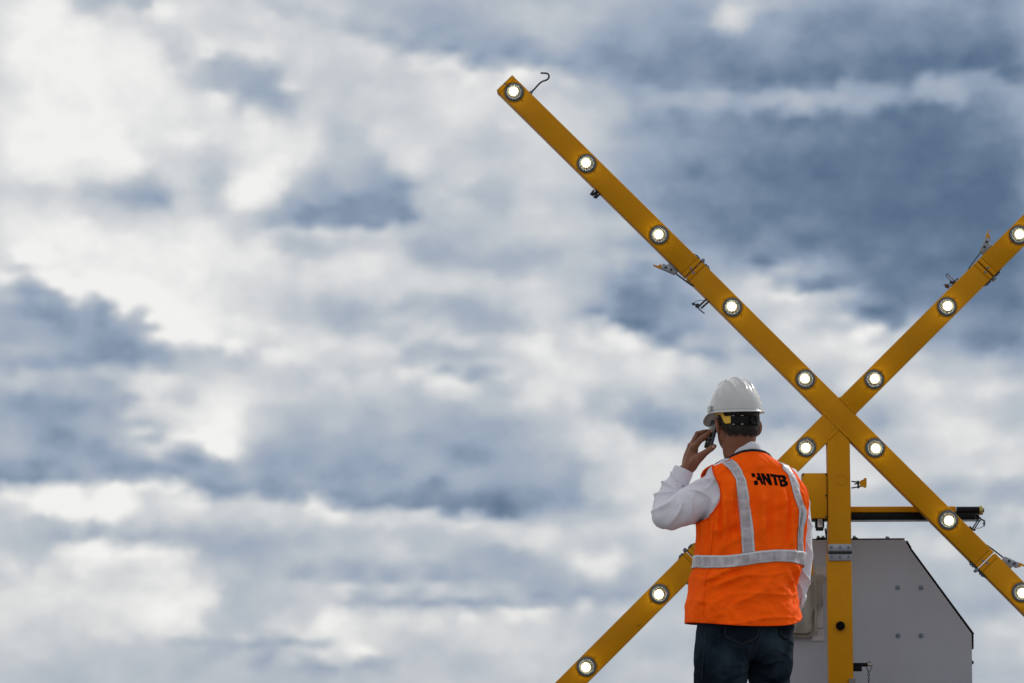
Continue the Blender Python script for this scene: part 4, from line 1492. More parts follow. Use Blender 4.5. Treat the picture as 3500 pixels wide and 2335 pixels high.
def build_vest():
    NT, NP = 216, 150
    bm = BM()
    grid = []
    P = []
    for j in range(NP + 1):
        row = []
        for i in range(NT):
            th = 2 * math.pi * i / NT
            t = j / NP
            ta = .56
            h = hem(th)
            py = h + (1195 - h) * (t / ta) if t < ta else 1195 + (ntop(th) - 1195) * ((t - ta) / (1 - ta))
            row.append([th, py])
        P.append(row)
    dth = 2 * math.pi / NT
    # slide grid points next to an armhole onto its outline, then drop what is inside
    for j in range(1, NP):
        for i in range(NT):
            th, py = P[j][i]
            f = arm_f(th, py)
            e = .5
            gt = (arm_f(th + dth * .2, py) - arm_f(th - dth * .2, py)) / .4
            gp = (arm_f(th, py + .3) - arm_f(th, py - .3)) / .6 * 1.3
            g2 = gt * gt + gp * gp
            if g2 < 1e-12:
                continue
            step = f / g2
            if abs(step * gt) < .62 and abs(step * gp) < .62:
                P[j][i] = [th - step * gt * dth, py - step * gp * 1.3]
                P[j][i].append(True)
    V = [[bm.verts.new(vest_pt(q[0], q[1])) for q in row] for row in P]
    inside = [[(len(q) < 3 and arm_f(q[0], q[1]) < 0) for q in row] for row in P]
    for j in range(NP):
        for i in range(NT):
            k = (i + 1) % NT
            cs = [(j, i), (j, k), (j + 1, k), (j + 1, i)]
            if any(inside[a][b] for a, b in cs):
                continue
            m_t = sum(P[a][b][0] for a, b in cs if True) / 4
            snapped = sum(len(P[a][b]) == 3 for a, b in cs)
            if snapped == 4:
                th0 = [P[a][b][0] for a, b in cs]
                if max(th0) - min(th0) > 3:
                    th0 = [q if q > 3 else q + 2 * math.pi for q in th0]
                if arm_f(sum(th0) / 4, sum(P[a][b][1] for a, b in cs) / 4) < 0:
                    continue
            bm.faces.new([V[a][b] for a, b in cs])
    bmesh.ops.delete(bm, geom=[v for v in bm.verts if not v.link_faces], context='VERTS')
    return bm


vb = build_vest()
bmesh.ops.recalc_face_normals(vb, faces=vb.faces[:])
vest = wobj('safety_vest', vb, vest_mat)
vest['label'] = 'bright orange safety vest with silver reflective tape and black lettering on the back'
so = vest.modifiers.new('thick', 'SOLIDIFY')
so.thickness = .0025
so.offset = -1


def th_of(px, py):
    """surface parameters on the back of the vest that appear at (px, py)"""
    p = py
    th = R(270)
    for _ in range(4):
        lo, hi = R(186), R(354)
        xs = [proj(vest_pt(lo + (hi - lo) * k / 60, p, 0, False))[0] for k in range(61)]
        kmin, kmax = int(np.argmin(xs)), int(np.argmax(xs))
        lo, hi = lo + (hi - R(186)) * 0 + (R(354) - R(186)) * kmin / 60, R(186) + (R(354) - R(186)) * kmax / 60
        for _ in range(26):
            mid = (lo + hi) / 2
            if proj(vest_pt(mid, p, 0, False))[0] < px:
                lo = mid
            else:
                hi = mid
        th = (lo + hi) / 2
        p += .8 * (py - proj(vest_pt(th, p, 0, False))[1])
    return th, p


def ribbon(name, left, right, nu, nv, m, off, parent, close=False, uvscale=1.0, thick=.0012):
    """strip whose two edges are lists of (th, py)"""
    bm = BM()
    uvl = bm.loops.layers.uv.new('UVMap')
    V = []
    A, B = smooth_path(left, nu), smooth_path(right, nu)
    n = len(A)
    dist = [0.0]
    for i in range(n):
        r = []
        for k in range(nv + 1):
            q = A[i] + (B[i] - A[i]) * k / nv
            r.append(bm.verts.new(vest_pt(q[0], q[1], off)))
        V.append(r)
        if i:
            dist.append(dist[-1] + (V[i][nv // 2].co - V[i - 1][nv // 2].co).length)
    for i in range(n - 1):
        for k in range(nv):
            f = bm.faces.new((V[i][k], V[i][k + 1], V[i + 1][k + 1], V[i + 1][k]))
            for lp, (a, b) in zip(f.loops, ((i, k), (i, k + 1), (i + 1, k + 1), (i + 1, k))):
                lp[uvl].uv = (dist[a] * uvscale, b / nv)
    bmesh.ops.recalc_face_normals(bm, faces=bm.faces[:])
    o = wobj(name, bm, m, parent)
    s = o.modifiers.new('thick', 'SOLIDIFY')
    s.thickness = thick
    s.offset = 0
    return o


TAPE = .0035
lft = [(1652, 1058.5), (1663, 1067), (1675, 1078.5), (1686.5, 1096.3), (1690, 1115), (1691.8, 1134.8), (1694, 1160), (1696.8, 1186), (1699, 1214), (1700.8, 1242), (1703.5, 1271)]
lfr = [(1681.5, 1054.5), (1692, 1064), (1700.8, 1078), (1709.8, 1098), (1714, 1116), (1717.4, 1134.8), (1721, 1160), (1725, 1186), (1728, 1214), (1730.2, 1242), (1731.6, 1267)]
rgl = [(1785, 1059.5), (1795, 1074), (1806, 1090), (1813, 1109), (1819, 1129.7), (1824, 1152), (1827, 1174), (1827, 1194), (1826.5, 1212), (1826, 1226), (1827.5, 1247), (1831, 1266)]
rgr = [(1801, 1064.5), (1812, 1075), (1821, 1089), (1830, 1104), (1838, 1129), (1842, 1152), (1842.5, 1174), (1840.5, 1194), (1838.5, 1212), (1837.5, 1226), (1838.5, 1247), (1842, 1266)]
bt = [(1593, 1273.4), (1609, 1274.2), (1625, 1274.6), (1657, 1275), (1680, 1273.5), (1705, 1270.4), (1740, 1265), (1762, 1263), (1785, 1261.7), (1815, 1262.4), (1832, 1264.5), (1846.5, 1267.5)]
bb = [(1591, 1302), (1608, 1303.3), (1625, 1303.7), (1657, 1303), (1680, 1301.5), (1705, 1298.4), (1740, 1292.9), (1762, 1290.5), (1785, 1289), (1815, 1290.6), (1830, 1293.5), (1842, 1297)]
T = lambda pts: [th_of(x, y) for x, y in pts]
TL, TR_, TL2, TR2 = T(lft), T(lfr), T(rgl), T(rgr)
ribbon('reflective_tape', TL, TR_, 5, 6, tape_mat, TAPE, vest, uvscale=1 / .032)
ribbon('reflective_tape', TL2, TR2, 5, 6, tape_mat, TAPE, vest, uvscale=1 / .032)
tb, tt = T(bb), T(bt)
# carry the band on round the front and close it
front_t = [(R(t), p) for t, p in ((362, 1270), (385, 1272), (420, 1274), (450, 1275), (480, 1275), (515, 1274), (535, 1273))]
front_b = [(R(t), p) for t, p in ((362, 1299), (385, 1301), (420, 1303), (450, 1303), (480, 1303), (515, 1303), (535, 1302))]
tt = [q for q in tt] + front_t + [(tt[0][0] + 2 * math.pi, tt[0][1])]
tb = [q for q in tb] + front_b + [(tb[0][0] + 2 * math.pi, tb[0][1])]
ribbon('reflective_tape', tb, tt, 6, 6, tape_mat, TAPE + .0016, vest, uvscale=1 / .034)
for a, b in ((TL, TR_), (TL2, TR2)):
    ribbon('reflective_tape', [(-q[0] + 2 * math.pi * (1 if True else 0), q[1]) for q in a], [(-q[0] + 2 * math.pi, q[1]) for q in b], 5, 6, tape_mat, TAPE, vest, uvscale=1 / .032)

# bindings round armholes, neck and hem
def loop_tube(name, pts, r, m, parent, off=0.0, closed=True):
    bm = BM()
    add_tube(bm, [(vest_pt(t, p, off), r) for t, p in pts], 8, closed=closed)
    return wobj(name, bm, m, parent)


def arm_outline(which):
    out = []
    for k in range(72):
        a = 2 * math.pi * k / 72
        c, s = math.cos(a), math.sin(a)
        if which == 0:
            out.append((R(178 + (45 if c > 0 else 38) * c), 1133 + 66 * s))
        else:
            out.append((R(18 + (40 if c > 0 else 31) * c), 1135 + 62 * s))
    return out


loop_tube('binding', arm_outline(0), .0042, bind_mat, vest, -.001)
loop_tube('binding', arm_outline(1), .0042, bind_mat, vest, -.001)
loop_tube('binding', [(2 * math.pi * k / 96, hem(2 * math.pi * k / 96) - .5) for k in range(96)], .0024, bind_mat, vest, -.001)
loop_tube('neck_binding', [(2 * math.pi * k / 64, ntop(2 * math.pi * k / 64) - .6) for k in range(64)], .0058, navy_bind, vest, -.001)
# side seam
loop_tube('side_seam', [(R(211), p) for p in range(1203, 1428, 9)], .0013, bind_mat, vest, .0004, closed=False)


# lettering
def Zl(x, y):
    return 1705.5 + x * .08565, 1047.5 + y * .08565


LETTERS = {'H': [[[(218, 455), (303, 445), (338, 545), (250, 560)]], [[(280, 660), (374, 640), (398, 758), (312, 772)]],
                 [[(370, 443), (447, 443), (545, 755), (474, 752), (437, 640), (374, 637), (346, 553), (406, 548)]]],
           'N': [[[(478, 447), (556, 456), (668, 618), (618, 458), (692, 462), (790, 768), (712, 768), (575, 585), (615, 770), (562, 768)]]],
           'T': [[[(712, 465), (893, 488), (912, 560), (862, 553), (928, 778), (862, 768), (798, 546), (738, 540)]]],
           'B': [[[(900, 492), (1050, 503), (1105, 526), (1135, 575), (1133, 615), (1108, 646), (1160, 665), (1195, 715), (1190, 762), (1155, 797), (1090, 815), (1000, 808), (985, 780)],
                  [(980, 566), (998, 618), (1040, 620), (1057, 603), (1048, 580), (1030, 568)], [(1013, 684), (1033, 742), (1080, 742), (1100, 722), (1090, 698), (1070, 686)]]]}


def letter(name, polys):
    bm = BM()
    for poly in polys:
        loops = [[Vector((x, -y, 0)) for x, y in lp] for lp in poly]
        flatv = [v for lp in loops for v in lp]
        tris = tessellate_polygon(loops)
        vs = [bm.verts.new(v) for v in flatv]
        for a in tris:
            try:
                bm.faces.new([vs[i] for i in a])
            except ValueError:
                pass
    for _ in range(4):
        long = [e for e in bm.edges if e.calc_length() > 34]
        if not long:
            break
        bmesh.ops.subdivide_edges(bm, edges=long, cuts=1)
        bmesh.ops.triangulate(bm, faces=[f for f in bm.faces if len(f.verts) > 3])
    for v in bm.verts:
        th, p = th_of(*Zl(v.co.x, -v.co.y))
        v.co = vest_pt(th, p, .0016)
    bmesh.ops.recalc_face_normals(bm, faces=bm.faces[:])
    o = wobj(name, bm, print_black, vest)
    s = o.modifiers.new('thick', 'SOLIDIFY')
    s.thickness = .0006
    s.offset = 0


for k in 'HNTB':
    letter('printed_letter', LETTERS[k])

# ---- body: one continuous skin
Hc = W(1691, 975, YP)


def hd(u, v, w):
    return Hc + RV * u + FV * v + ZV * w


def HP(zx, zy, Y):
    return W(1557.8 + zx * .09424, 940 + zy * .09424, Y)


AH = Matrix((RV, FV, ZV)).transposed()
bm = BM()
add_ellipsoid(bm, hd(0, -.002, .045), .0765, .098, .088, AH, 32, 24)
add_ellipsoid(bm, hd(0, -.020, .000), .0735, .080, .070, AH, 28, 20)
add_ellipsoid(bm, hd(0, .030, -.040), .066, .066, .078, AH, 28, 20)
add_ellipsoid(bm, hd(0, .078, -.088), .026, .022, .020, AH)            # chin
add_ellipsoid(bm, hd(0, .088, .020), .050, .014, .012, AH)             # brow
add_tube(bm, [(hd(0, .094, .012), .008), (hd(0, .108, -.020), .011), (hd(0, .110, -.028), .013)], 12)
for s in (-1, 1):
    add_ellipsoid(bm, hd(.036 * s, .070, -.022), .022, .018, .020, AH)  # cheeks
    add_ellipsoid(bm, hd(.012 * s, .103, -.030), .008, .009, .007, AH)
add_ellipsoid(bm, hd(0, .094, -.052), .024, .008, .005, AH)
add_ellipsoid(bm, hd(0, .092, -.062), .021, .009, .006, AH)
# nape and neck
add_tube(bm, [(hd(0, -.030, -.005), .066), (hd(.004, -.024, -.050), .0645), (W(1694, 1030, 12.0), .0635), (W(1702, 1052, 12.0), .068), (W(1710, 1075, 12.0), .085)], 28, sub=4)
add_tube(bm, [(hd(0, .02, -.07), .045), (W(1694, 1050, 12.05), .055)], 20)
# ears: tilted flattened rims
for s in (-1, 1):
    E = Matrix.Rotation(R(36 * s), 3, 'Z')
    c = hd(.0830 * s, -.010, -.008)
    A = AH @ E @ Matrix.Rotation(R(8 * s), 3, 'Y')
    add_ellipsoid(bm, c + RV * .004 * s, .0075, .0185, .0325, A, 20, 16)
    pts = []
    for k in range(15):
        a = R(-70 + k * 17)
        pts.append((c + A @ Vector((.008 * s, -math.cos(a) * .0175 if True else 0, math.sin(a) * .031)), .0048))
    add_tube(bm, pts, 10)
    add_ellipsoid(bm, c + ZV * -.029 + FV * .004, .006, .009, .010, A, 14, 10)
# torso, arms and legs under the clothes
rings = []
for py in (1060, 1075, 1095, 1130, 1170, 1220, 1280, 1340, 1400, 1450, 1490):
    c, a, b = ringdata(min(py, 1438))
    c.z = zof(py, YP)
    sh = .085 if py > 1330 else .060 if py > 1080 else .04
    a2, b2 = max(a - sh, .07), max(b - (.075 if py > 1330 else .03), .06)
    rings.append([c + RV * supel(a2, b2, 2 * math.pi * i / 40)[0] + FV * supel(a2, b2, 2 * math.pi * i / 40)[1] for i in range(40)])
add_rings(bm, rings)
LARM = [((1672, 1120, 12.02), .055), ((1605, 1150, 11.97), .045), ((1534, 1184, 11.93), .038), ((1534, 1150, 12.02), .037), ((1562, 1092, 12.06), .029), ((1577, 1078, 12.06), .0275)]
add_tube(bm, [(W(*p), r) for p, r in LARM], 18, sub=4)
RARM = [((1796, 1108, 12.08), .048), ((1823, 1170, 12.115), .036), ((1836, 1230, 12.13), .030), ((1837, 1280, 12.14), .028), ((1830, 1345, 12.185), .027), ((1818, 1395, 12.24), .025)]
add_tube(bm, [(W(*p), r) for p, r in RARM], 18, sub=4)
LEGS = {}
zk = .50
for s, nm in ((-1, 'l'), (1, 'r')):
    top = W(1658 if s < 0 else 1768, 1470, 11.99 if s < 0 else 12.03)
    mid = W(1648 if s < 0 else 1767, 1568, 11.98 if s < 0 else 12.07)
    dv = (mid - top) / (mid.z - top.z)
    ank = Vector((mid.x + (-.055 if s < 0 else .060), mid.y + .02, .10))
    kn = mid.lerp(ank, .32)
    LEGS[nm] = (top, mid, kn, ank)
    add_tube(bm, [(top + ZV * .04, .06), (top, .070), (mid, .068), (kn, .055), (kn.lerp(ank, .35), .054), (ank, .038)], 20, sub=4)
# left hand round the phone
for pts in ([((225, 1430, 12.06), .0265), ((300, 1180, 12.055), .0245), ((372, 925, 12.04), .0185)],
            [((205, 1420, 12.075), .0255), ((250, 1150, 12.075), .024), ((315, 905, 12.065), .0180)],
            [((215, 1400, 12.09), .022), ((265, 1130, 12.098), .021), ((325, 935, 12.09), .0165)],
            [((225, 1400, 12.095), .018), ((300, 1150, 12.115), .019), ((350, 985, 12.108), .0150)],
            [((290, 1400, 12.055), .0245), ((410, 1240, 12.03), .0225), ((520, 1150, 12.012), .0190), ((610, 1078, 12.0), .0150), ((715, 1000, 11.995), .0128), ((800, 940, 11.993), .0128), ((868, 895, 11.993), .0100)],
            [((372, 925, 12.04), .0175), ((470, 800, 12.028), .0130), ((568, 700, 12.018), .0128), ((690, 610, 12.016), .0108), ((775, 545, 12.02), .0098), ((812, 518, 12.023), .0078)],
            [((315, 905, 12.065), .0170), ((385, 745, 12.062), .0130), ((462, 610, 12.06), .0125), ((590, 552, 12.062), .0105), ((720, 530, 12.07), .0095), ((770, 520, 12.075), .0075)],
            [((325, 935, 12.09), .0155), ((400, 790, 12.096), .0120), ((480, 680, 12.10), .0115), ((600, 610, 12.105), .0100), ((740, 580, 12.105), .0080)],
            [((350, 985, 12.108), .0140), ((410, 880, 12.118), .0105), ((490, 790, 12.124), .0100), ((610, 720, 12.128), .0088), ((720, 690, 12.122), .0070)]):
    add_tube(bm, [(HP(*p), r) for p, r in pts], 14, sub=3)
# knuckles
for p, r in (((352, 905, 12.030), .0150), ((290, 880, 12.058), .0145), ((566, 692, 12.014), .0120), ((452, 585, 12.056), .0112)):
    add_ellipsoid(bm, HP(*p), r, r, r)
# right hand, relaxed in front of the hip
rw = W(1818, 1395, 12.24)
hdv = Vector((-.30, .25, -.92)).normalized()
sdv = Vector((.55, .75, .0)).normalized()
add_tube(bm, [(rw, .026), (rw + hdv * .05, .028), (rw + hdv * .09, .026)], 14, sub=2)
for k, ln in enumerate((.085, .095, .088, .070)):
    q = rw + hdv * .085 + sdv * (-.030 + .020 * k)
    add_tube(bm, [(rw + hdv * .03 + sdv * (-.012 + .008 * k), .016), (q, .0125), (q + hdv * ln * .5 + Vector((-.006, -.004, 0)), .0100), (q + hdv * ln + Vector((-.022, -.016, .004)), .0078)], 12, sub=3)
add_tube(bm, [(rw + hdv * .02, .018), (rw + hdv * .055 - sdv * .036, .014), (rw + hdv * .10 - sdv * .044 + Vector((-.01, 0, 0)), .0095)], 12, sub=3)
# feet
for nm in 'lr':
    a = LEGS[nm][3]
    add_tube(bm, [(a, .038), (Vector((a.x, a.y - .01, .055)), .040), (Vector((a.x, a.y, .05)) + FV * .10, .036), (Vector((a.x, a.y, .045)) + FV * .17, .026)], 16, sub=3)
bme = remesh(bm, .0036, 4, .5)
displace(bme, lambda c: .0006 * fb(c, 55, 2))
body_bvh = bvh_of(bme)
body = wmesh('body', bme, skin)
for p, A_, nn in (((846, 906, 11.981), (.0065, .0072), Vector((.45, -.85, .1))), ((797, 524, 12.013), (.0050, .0062), Vector((-.25, -.9, .35)))):
    c = HP(*p)
    bm = BM()
    x = Vector((.78, 0, .62)) if p[0] > 820 else Vector((.80, 0, .60))
    y = nn.normalized()
    x = (x - y * x.dot(y)).normalized()
    add_ellipsoid(bm, c, A_[1], .0018, A_[0], Matrix((x, y, x.cross(y))).transposed(), 14, 10)
    wobj('fingernail', bm, nail_mat, body)
for s in (-1, 1):
    bm = BM()
    add_ellipsoid(bm, hd(.032 * s, .083, .004), .0125, .0125, .0125)
    wobj('eye', bm, eye_mat, body)

# ---- hair: a close cropped cap with strands
def head_hit(ang, w, off):
    """point on the head at angle ang (0 = straight back, + = to the right) and height w, off metres proud of the skin"""
    dr = (RV * math.sin(ang) - FV * math.cos(ang)).normalized()
    o = hd(0, 0, w) + dr * .3
    h = body_bvh.ray_cast(o, -dr, .3)
    p = h[0] if h[0] is not None else hd(0, 0, w) + dr * .07
    return p + dr * off, dr


def hairline(deg):
    t = abs(deg)
    base = -.049 + .00012 * t + (.036 * ((t - 52) / 25) if t > 52 else 0)
    return base + .003 * math.sin(deg * .31)


bm = BM()
NA, NW = 72, 26
V = []
for i in range(NA + 1):
    dg = -92 + 184 * i / NA
    w0 = hairline(dg)
    row = []
    for k in range(NW + 1):
        t = k / NW
        w = w0 + (.085 - w0) * t
        offs = .0012 + .0075 * min(1, t * 3.2) + .0012 * fb((dg * .12, w * 120, 4), 1, 3)
        # ears push the ray out: clamp to the skull
        p, dr = head_hit(R(dg), w, offs)
        q = hd(0, 0, w)
        dd = (p - q).length
        mx = .1045 - .020 * abs(math.sin(R(dg)))
        if dd > mx:
            p = q + dr * mx
        row.append(bm.verts.new(p))
    V.append(row)
for i in range(NA):
    for k in range(NW):
        bm.faces.new((V[i][k], V[i + 1][k], V[i + 1][k + 1], V[i][k + 1]))
hair = wobj('hair', bm, hair_mat, body)
bm = BM()
for _ in range(3200):
    dg = rnd.uniform(-80, 80)
    w0 = hairline(dg)
    w = w0 + abs(rnd.gauss(0, .035)) - .001
    if w > .085:
        continue
    p, dr = head_hit(R(dg), w, .0045 + min(.005, (w - w0) * .2))
    q = hd(0, 0, w)
    if (p - q).length > .1075 - .018 * abs(math.sin(R(dg))):
        continue
    ln = rnd.uniform(.007, .014)
    sd_ = Vector((dr.y, -dr.x, 0))
    tip = p - ZV * ln + sd_ * rnd.uniform(-.004, .004) - dr * .0012 + dr * rnd.uniform(0, .0012)
    wd = rnd.uniform(.0005, .0011)
    bm.faces.new((bm.verts.new(p + sd_ * wd), bm.verts.new(p - sd_ * wd), bm.verts.new(tip)))
hs = wobj('hair_strands', bm, hair_mat, body, False)
hs['kind'] = 'stuff'

# ---- hard hat
HO = W(1689, 944.5, YP) + FV * .004
HAX = Matrix((RV, FV, ZV)).transposed() @ Matrix.Rotation(R(-2.0), 3, 'Y') @ Matrix.Rotation(R(2.5), 3, 'X')


def hw(p):
    return HO + HAX @ Vector(p)


UA, VA, HH = .1035, .128, .134


def hat_pt(al, t, off=0.0):
    """al: 0 = right, 90 = front; t 0 rim .. 1 crown"""
    h = math.sin(t * math.pi / 2)
    r = (1 - h ** 2.15) ** (1 / 1.95) if t < 1 else 0
    u, v = math.cos(al) * UA * r, math.sin(al) * VA * r
    z = h * HH
    # three stiffening ribs along the crown
    lon = math.exp(-(max(0, abs(v + .005) - .075) / .018) ** 2)
    rib = math.exp(-(u / .0085) ** 6) * .0080 + (math.exp(-((u - .041) / .0065) ** 6) + math.exp(-((u + .041) / .0065) ** 6)) * .0068
    k = rib * lon * min(1, max(0, (t - .30) / .28))
    n = Vector((u / UA ** 2, v / VA ** 2, z / HH ** 2)).normalized()
    return Vector((u, v, z)) + n * (k + off)


bm = BM()
NA = 256
rows = []
for t in [i / 44 for i in range(44)]:
    rows.append([hw(hat_pt(2 * math.pi * i / NA, t)) for i in range(NA)])
rows.append([hw(hat_pt(2 * math.pi * i / NA, .995)) for i in range(NA)])


def lip(al):
    s = max(0.0, math.sin(al))
    return .0105 + .044 * s ** 2.2


low = []
for kk, dz in ((1.0, -.0045), (1.0, -.0075), (.9, -.0085)):
    r = []
    for i in range(NA):
        al = 2 * math.pi * i / NA
        f = max(0, math.sin(al)) ** 1.5
        r.append(hw(((UA + lip(al) * kk) * math.cos(al), (VA + lip(al) * kk) * math.sin(al), dz - .050 * f * kk)))
    low.append(r)
mid_ = [hw(((UA + lip(2 * math.pi * i / NA) * .25) * math.cos(2 * math.pi * i / NA), (VA + lip(2 * math.pi * i / NA) * .25) * math.sin(2 * math.pi * i / NA), -.0012 - .003 * max(0, math.sin(2 * math.pi * i / NA)))) for i in range(NA)]
inner = [hw(hat_pt(2 * math.pi * i / NA, .0, -.004)) for i in range(NA)]
inner_rows = [[hw(hat_pt(2 * math.pi * i / NA, t, -.004)) for i in range(NA)] for t in (0.0, .2, .4, .6, .8, .95)]
allr = inner_rows[::-1] + [low[2], low[1], low[0], mid_] + rows
add_rings(bm, allr, True, True)
bmesh.ops.recalc_face_normals(bm, faces=bm.faces[:])
hat = wobj('hard_hat', bm, hat_mat)
hat['label'] = 'glossy white hard hat with yellow and black headband'
for al in (R(172), R(8)):                    # accessory slots over the ears
    c = hw(((UA + .006) * math.cos(al), (VA + .006) * math.sin(al), .010))
    nx = HAX @ Vector((math.cos(al), math.sin(al), 0))
    bm = BM()
    add_box(bm, c, (HAX @ Vector((-math.sin(al), math.cos(al), 0))), nx, HAX @ ZV, .017, .0055, .0135, .002)
    wobj('slot_boss', bm, hat_mat, hat, autosmooth=40)
bm = BM()
add_ellipsoid(bm, hw((.1105, .03, -.012)), .005, .006, .009)
wobj('strap_stud', bm, hat_mat, hat)
bm = BM()
pts = [(hw(hat_pt(R(20) + R(320) * i / 60 * -1 + R(0), .028, .0006)), .0009) for i in range(61)]
add_tube(bm, pts, 6)
wobj('rim_groove', bm, hat_mat, hat)


def band(name, degs, lo, hi, off, thick, m, parent, sub=28):
    bm = BM()
    V = []
    for i in range(sub + 1):
        dg = degs[0] + (degs[1] - degs[0]) * i / sub
        r = []
        wl_, wh_ = lo(dg), hi(dg)
        for k in range(7):
            w = wl_ + (wh_ - wl_) * k / 6
            q = hd(0, 0, w)
            s = R(dg)
            dr = (RV * math.sin(s) - FV * math.cos(s)).normalized()
            rad = 1 / math.sqrt((math.sin(s) / .0835) ** 2 + (math.cos(s) / .1035) ** 2)
            r.append(bm.verts.new(q + dr * (rad + off)))
        V.append(r)
    for i in range(sub):
        for k in range(6):
            bm.faces.new((V[i][k], V[i + 1][k], V[i + 1][k + 1], V[i][k + 1]))
    bmesh.ops.recalc_face_normals(bm, faces=bm.faces[:])
    o = wobj(name, bm, m, parent)
    s = o.modifiers.new('t', 'SOLIDIFY')
    s.thickness = thick
    s.offset = 0
    return o


# black ratchet band across the back, yellow straps to the shell at each side
kb = (-38, 44)
band('ratchet_band', kb, lambda d: -.0085 - .002 * math.cos(R(d * 2)), lambda d: .0265, .006, .0035, strap_black, hat)
sm = lambda x: max(0, min(1, x)) ** 2 * (3 - 2 * max(0, min(1, x)))
band('headband', (-108, kb[0] + 3), lambda d: -.004 + .040 * sm((-d - 52) / 22), lambda d: .026 + .045 * sm((-d - 54) / 16), .0045, .0022, hat_yellow, hat)
band('headband', (kb[1] - 3, 84), lambda d: -.004 + .040 * sm((d - 58) / 22), lambda d: .026 + .045 * sm((d - 60) / 16), .0045, .0022, hat_yellow, hat)
for dg in (-32, -13, 18, 38):
    for lo_ in (.0248, -.0098):
        band('band_stitch', (dg - 2.6, dg + 2.6), lambda d: lo_, lambda d: lo_ + .0016, .0083, .0012, tag_white, hat, 4)
s = R(11)
dr = (RV * math.sin(s) - FV * math.cos(s)).normalized()
c = hd(0, 0, .0075) + dr * .108
bm = BM()
x = Vector((dr.y, -dr.x, 0))
n = 48
ring0, ring1, ring2 = [], [], []
for i in range(n):
    a = 2 * math.pi * i / n
    r = .0195 + .0022 * math.cos(6 * a)
    q = x * math.cos(a) + ZV * math.sin(a)
    ring0.append(c + q * r)
    ring1.append(c + q * r + dr * .013)
    ring2.append(c + q * (r - .003) + dr * .016)
ring3 = [c + (x * math.cos(2 * math.pi * i / n) + ZV * math.sin(2 * math.pi * i / n)) * .009 + dr * .0125 for i in range(n)]
add_rings(bm, [ring0, ring1, ring2, ring3])
bmesh.ops.recalc_face_normals(bm, faces=bm.faces[:])
wobj('ratchet_knob', bm, strap_black, hat, autosmooth=45)

# ---- shirt
bm = BM()
rings = []
for py in (1052, 1062, 1075, 1095, 1130, 1170, 1220, 1280, 1340, 1380, 1404):
    c, a, b = ringdata(min(py, 1438))
    c.z = zof(py, YP)
    sh = .024 if py > 1085 else .016
    a2, b2 = a - sh, b - .016
    rings.append([c + RV * supel(a2, b2, 2 * math.pi * i / 48)[0] + FV * supel(a2, b2, 2 * math.pi * i / 48)[1] for i in range(48)])
add_rings(bm, rings)
SL = [((1676, 1122, 12.03), .094), ((1645, 1133, 12.00), .0885), ((1622, 1142.5, 11.975), .083), ((1597, 1153.5, 11.955), .077), ((1570, 1167, 11.935), .0715), ((1545, 1179.5, 11.925), .0635), ((1527, 1184.5, 11.935), .0555)]
add_tube(bm, [(W(*p), r) for p, r in SL], 28, sub=4)
SF = [((1525, 1184, 11.95), .0525), ((1526.5, 1162, 12.01), .0525), ((1535, 1137, 12.04), .0505), ((1547, 1116, 12.055), .0475), ((1556.5, 1103, 12.06), .0420)]
add_tube(bm, [(W(*p), r) for p, r in SF], 28, sub=4)
SR = [((1800, 1110, 12.08), .075), ((1824, 1165, 12.11), .062), ((1836, 1225, 12.12), .052), ((1838, 1275, 12.13), .047), ((1836, 1318, 12.15), .0465), ((1829, 1352, 12.18), .044), ((1822, 1376, 12.21), .040)]
add_tube(bm, [(W(*p), r) for p, r in SR], 24, sub=4)
sme = remesh(bm, .0036, 4, .5)
eC = W(1527, 1186, 11.94)
inC = W(1560, 1128, 12.0)
upA, upB = W(1650, 1131, 12.0), W(1530, 1183, 11.93)
upd = (upB - upA).normalized()
pits = W(1640, 1100, 11.98)


def shirt_folds(c):
    w = .0030 * fb(c, 9, 4)
    cr = lambda x: (1 - abs(math.sin(x))) ** 2
    # folds that fan out of the elbow bend over the upper arm and forearm
    d = c - inC
    r = math.hypot(d.x, d.z)
    ang = math.atan2(d.z, d.x)
    k = math.exp(-((r - .095) / .055) ** 2)
    w += k * .0150 * (cr(ang * 4.5 + 1.6 * fb(c, 6, 2) + r * 14) - .35)
    k = math.exp(-((c - eC).length / .10) ** 2)
    w += k * .0028 * math.sin((c - eC).dot(Vector((.86, 0, -.25))) * 120 + 4 * fb(c, 7, 2))
    # long drag lines from the shoulder
    s = (c - upA).dot(upd)
    q = c - upA - upd * s
    k = math.exp(-((s - .02) / .08) ** 2)
    w += k * .0075 * (cr(q.z * 42 + q.y * 20 + 2 * fb(c, 6, 2)) - .35)
    # loose cloth above the cuff
    k = math.exp(-((c - W(1545, 1120, 12.05)).length / .06) ** 2)
    w += k * .0018 * math.sin((c.x * .8 + c.z * .5) * 130 + 4 * fb(c, 8, 2))
    # hanging right sleeve
    if c.x > PO.x + .12:
        w += .0065 * (cr(c.z * 30 + c.x * 45 + 2.5 * fb(c, 5, 2)) - .35)
    return w


displace(sme, shirt_folds)
shirt = wmesh('shirt', sme, shirt_mat)


def tube_shell(name, prof, m, parent, seg=40, squash=1.0, wr=.0012, frq=60):
    """open cuff from (point, radius) pairs, with thickness"""
    bm = BM()
    P = prof
    rings = []
    d = (P[-1][0] - P[0][0]).normalized()
    x, y, _ = frame_of(d)
    for p, r in P:
        ring = []
        for i in range(seg):
            a = 2 * math.pi * i / seg
            q = p + (x * math.cos(a) + y * math.sin(a)) * r
            ring.append(q + (q - p).normalized() * wr * fb(q, frq, 2))
        rings.append(ring)
    add_rings(bm, rings, False, False)
    bmesh.ops.recalc_face_normals(bm, faces=bm.faces[:])
    o = wobj(name, bm, m, parent)
    s = o.modifiers.new('t', 'SOLIDIFY')
    s.thickness = .003
    s.offset = 0
    return o


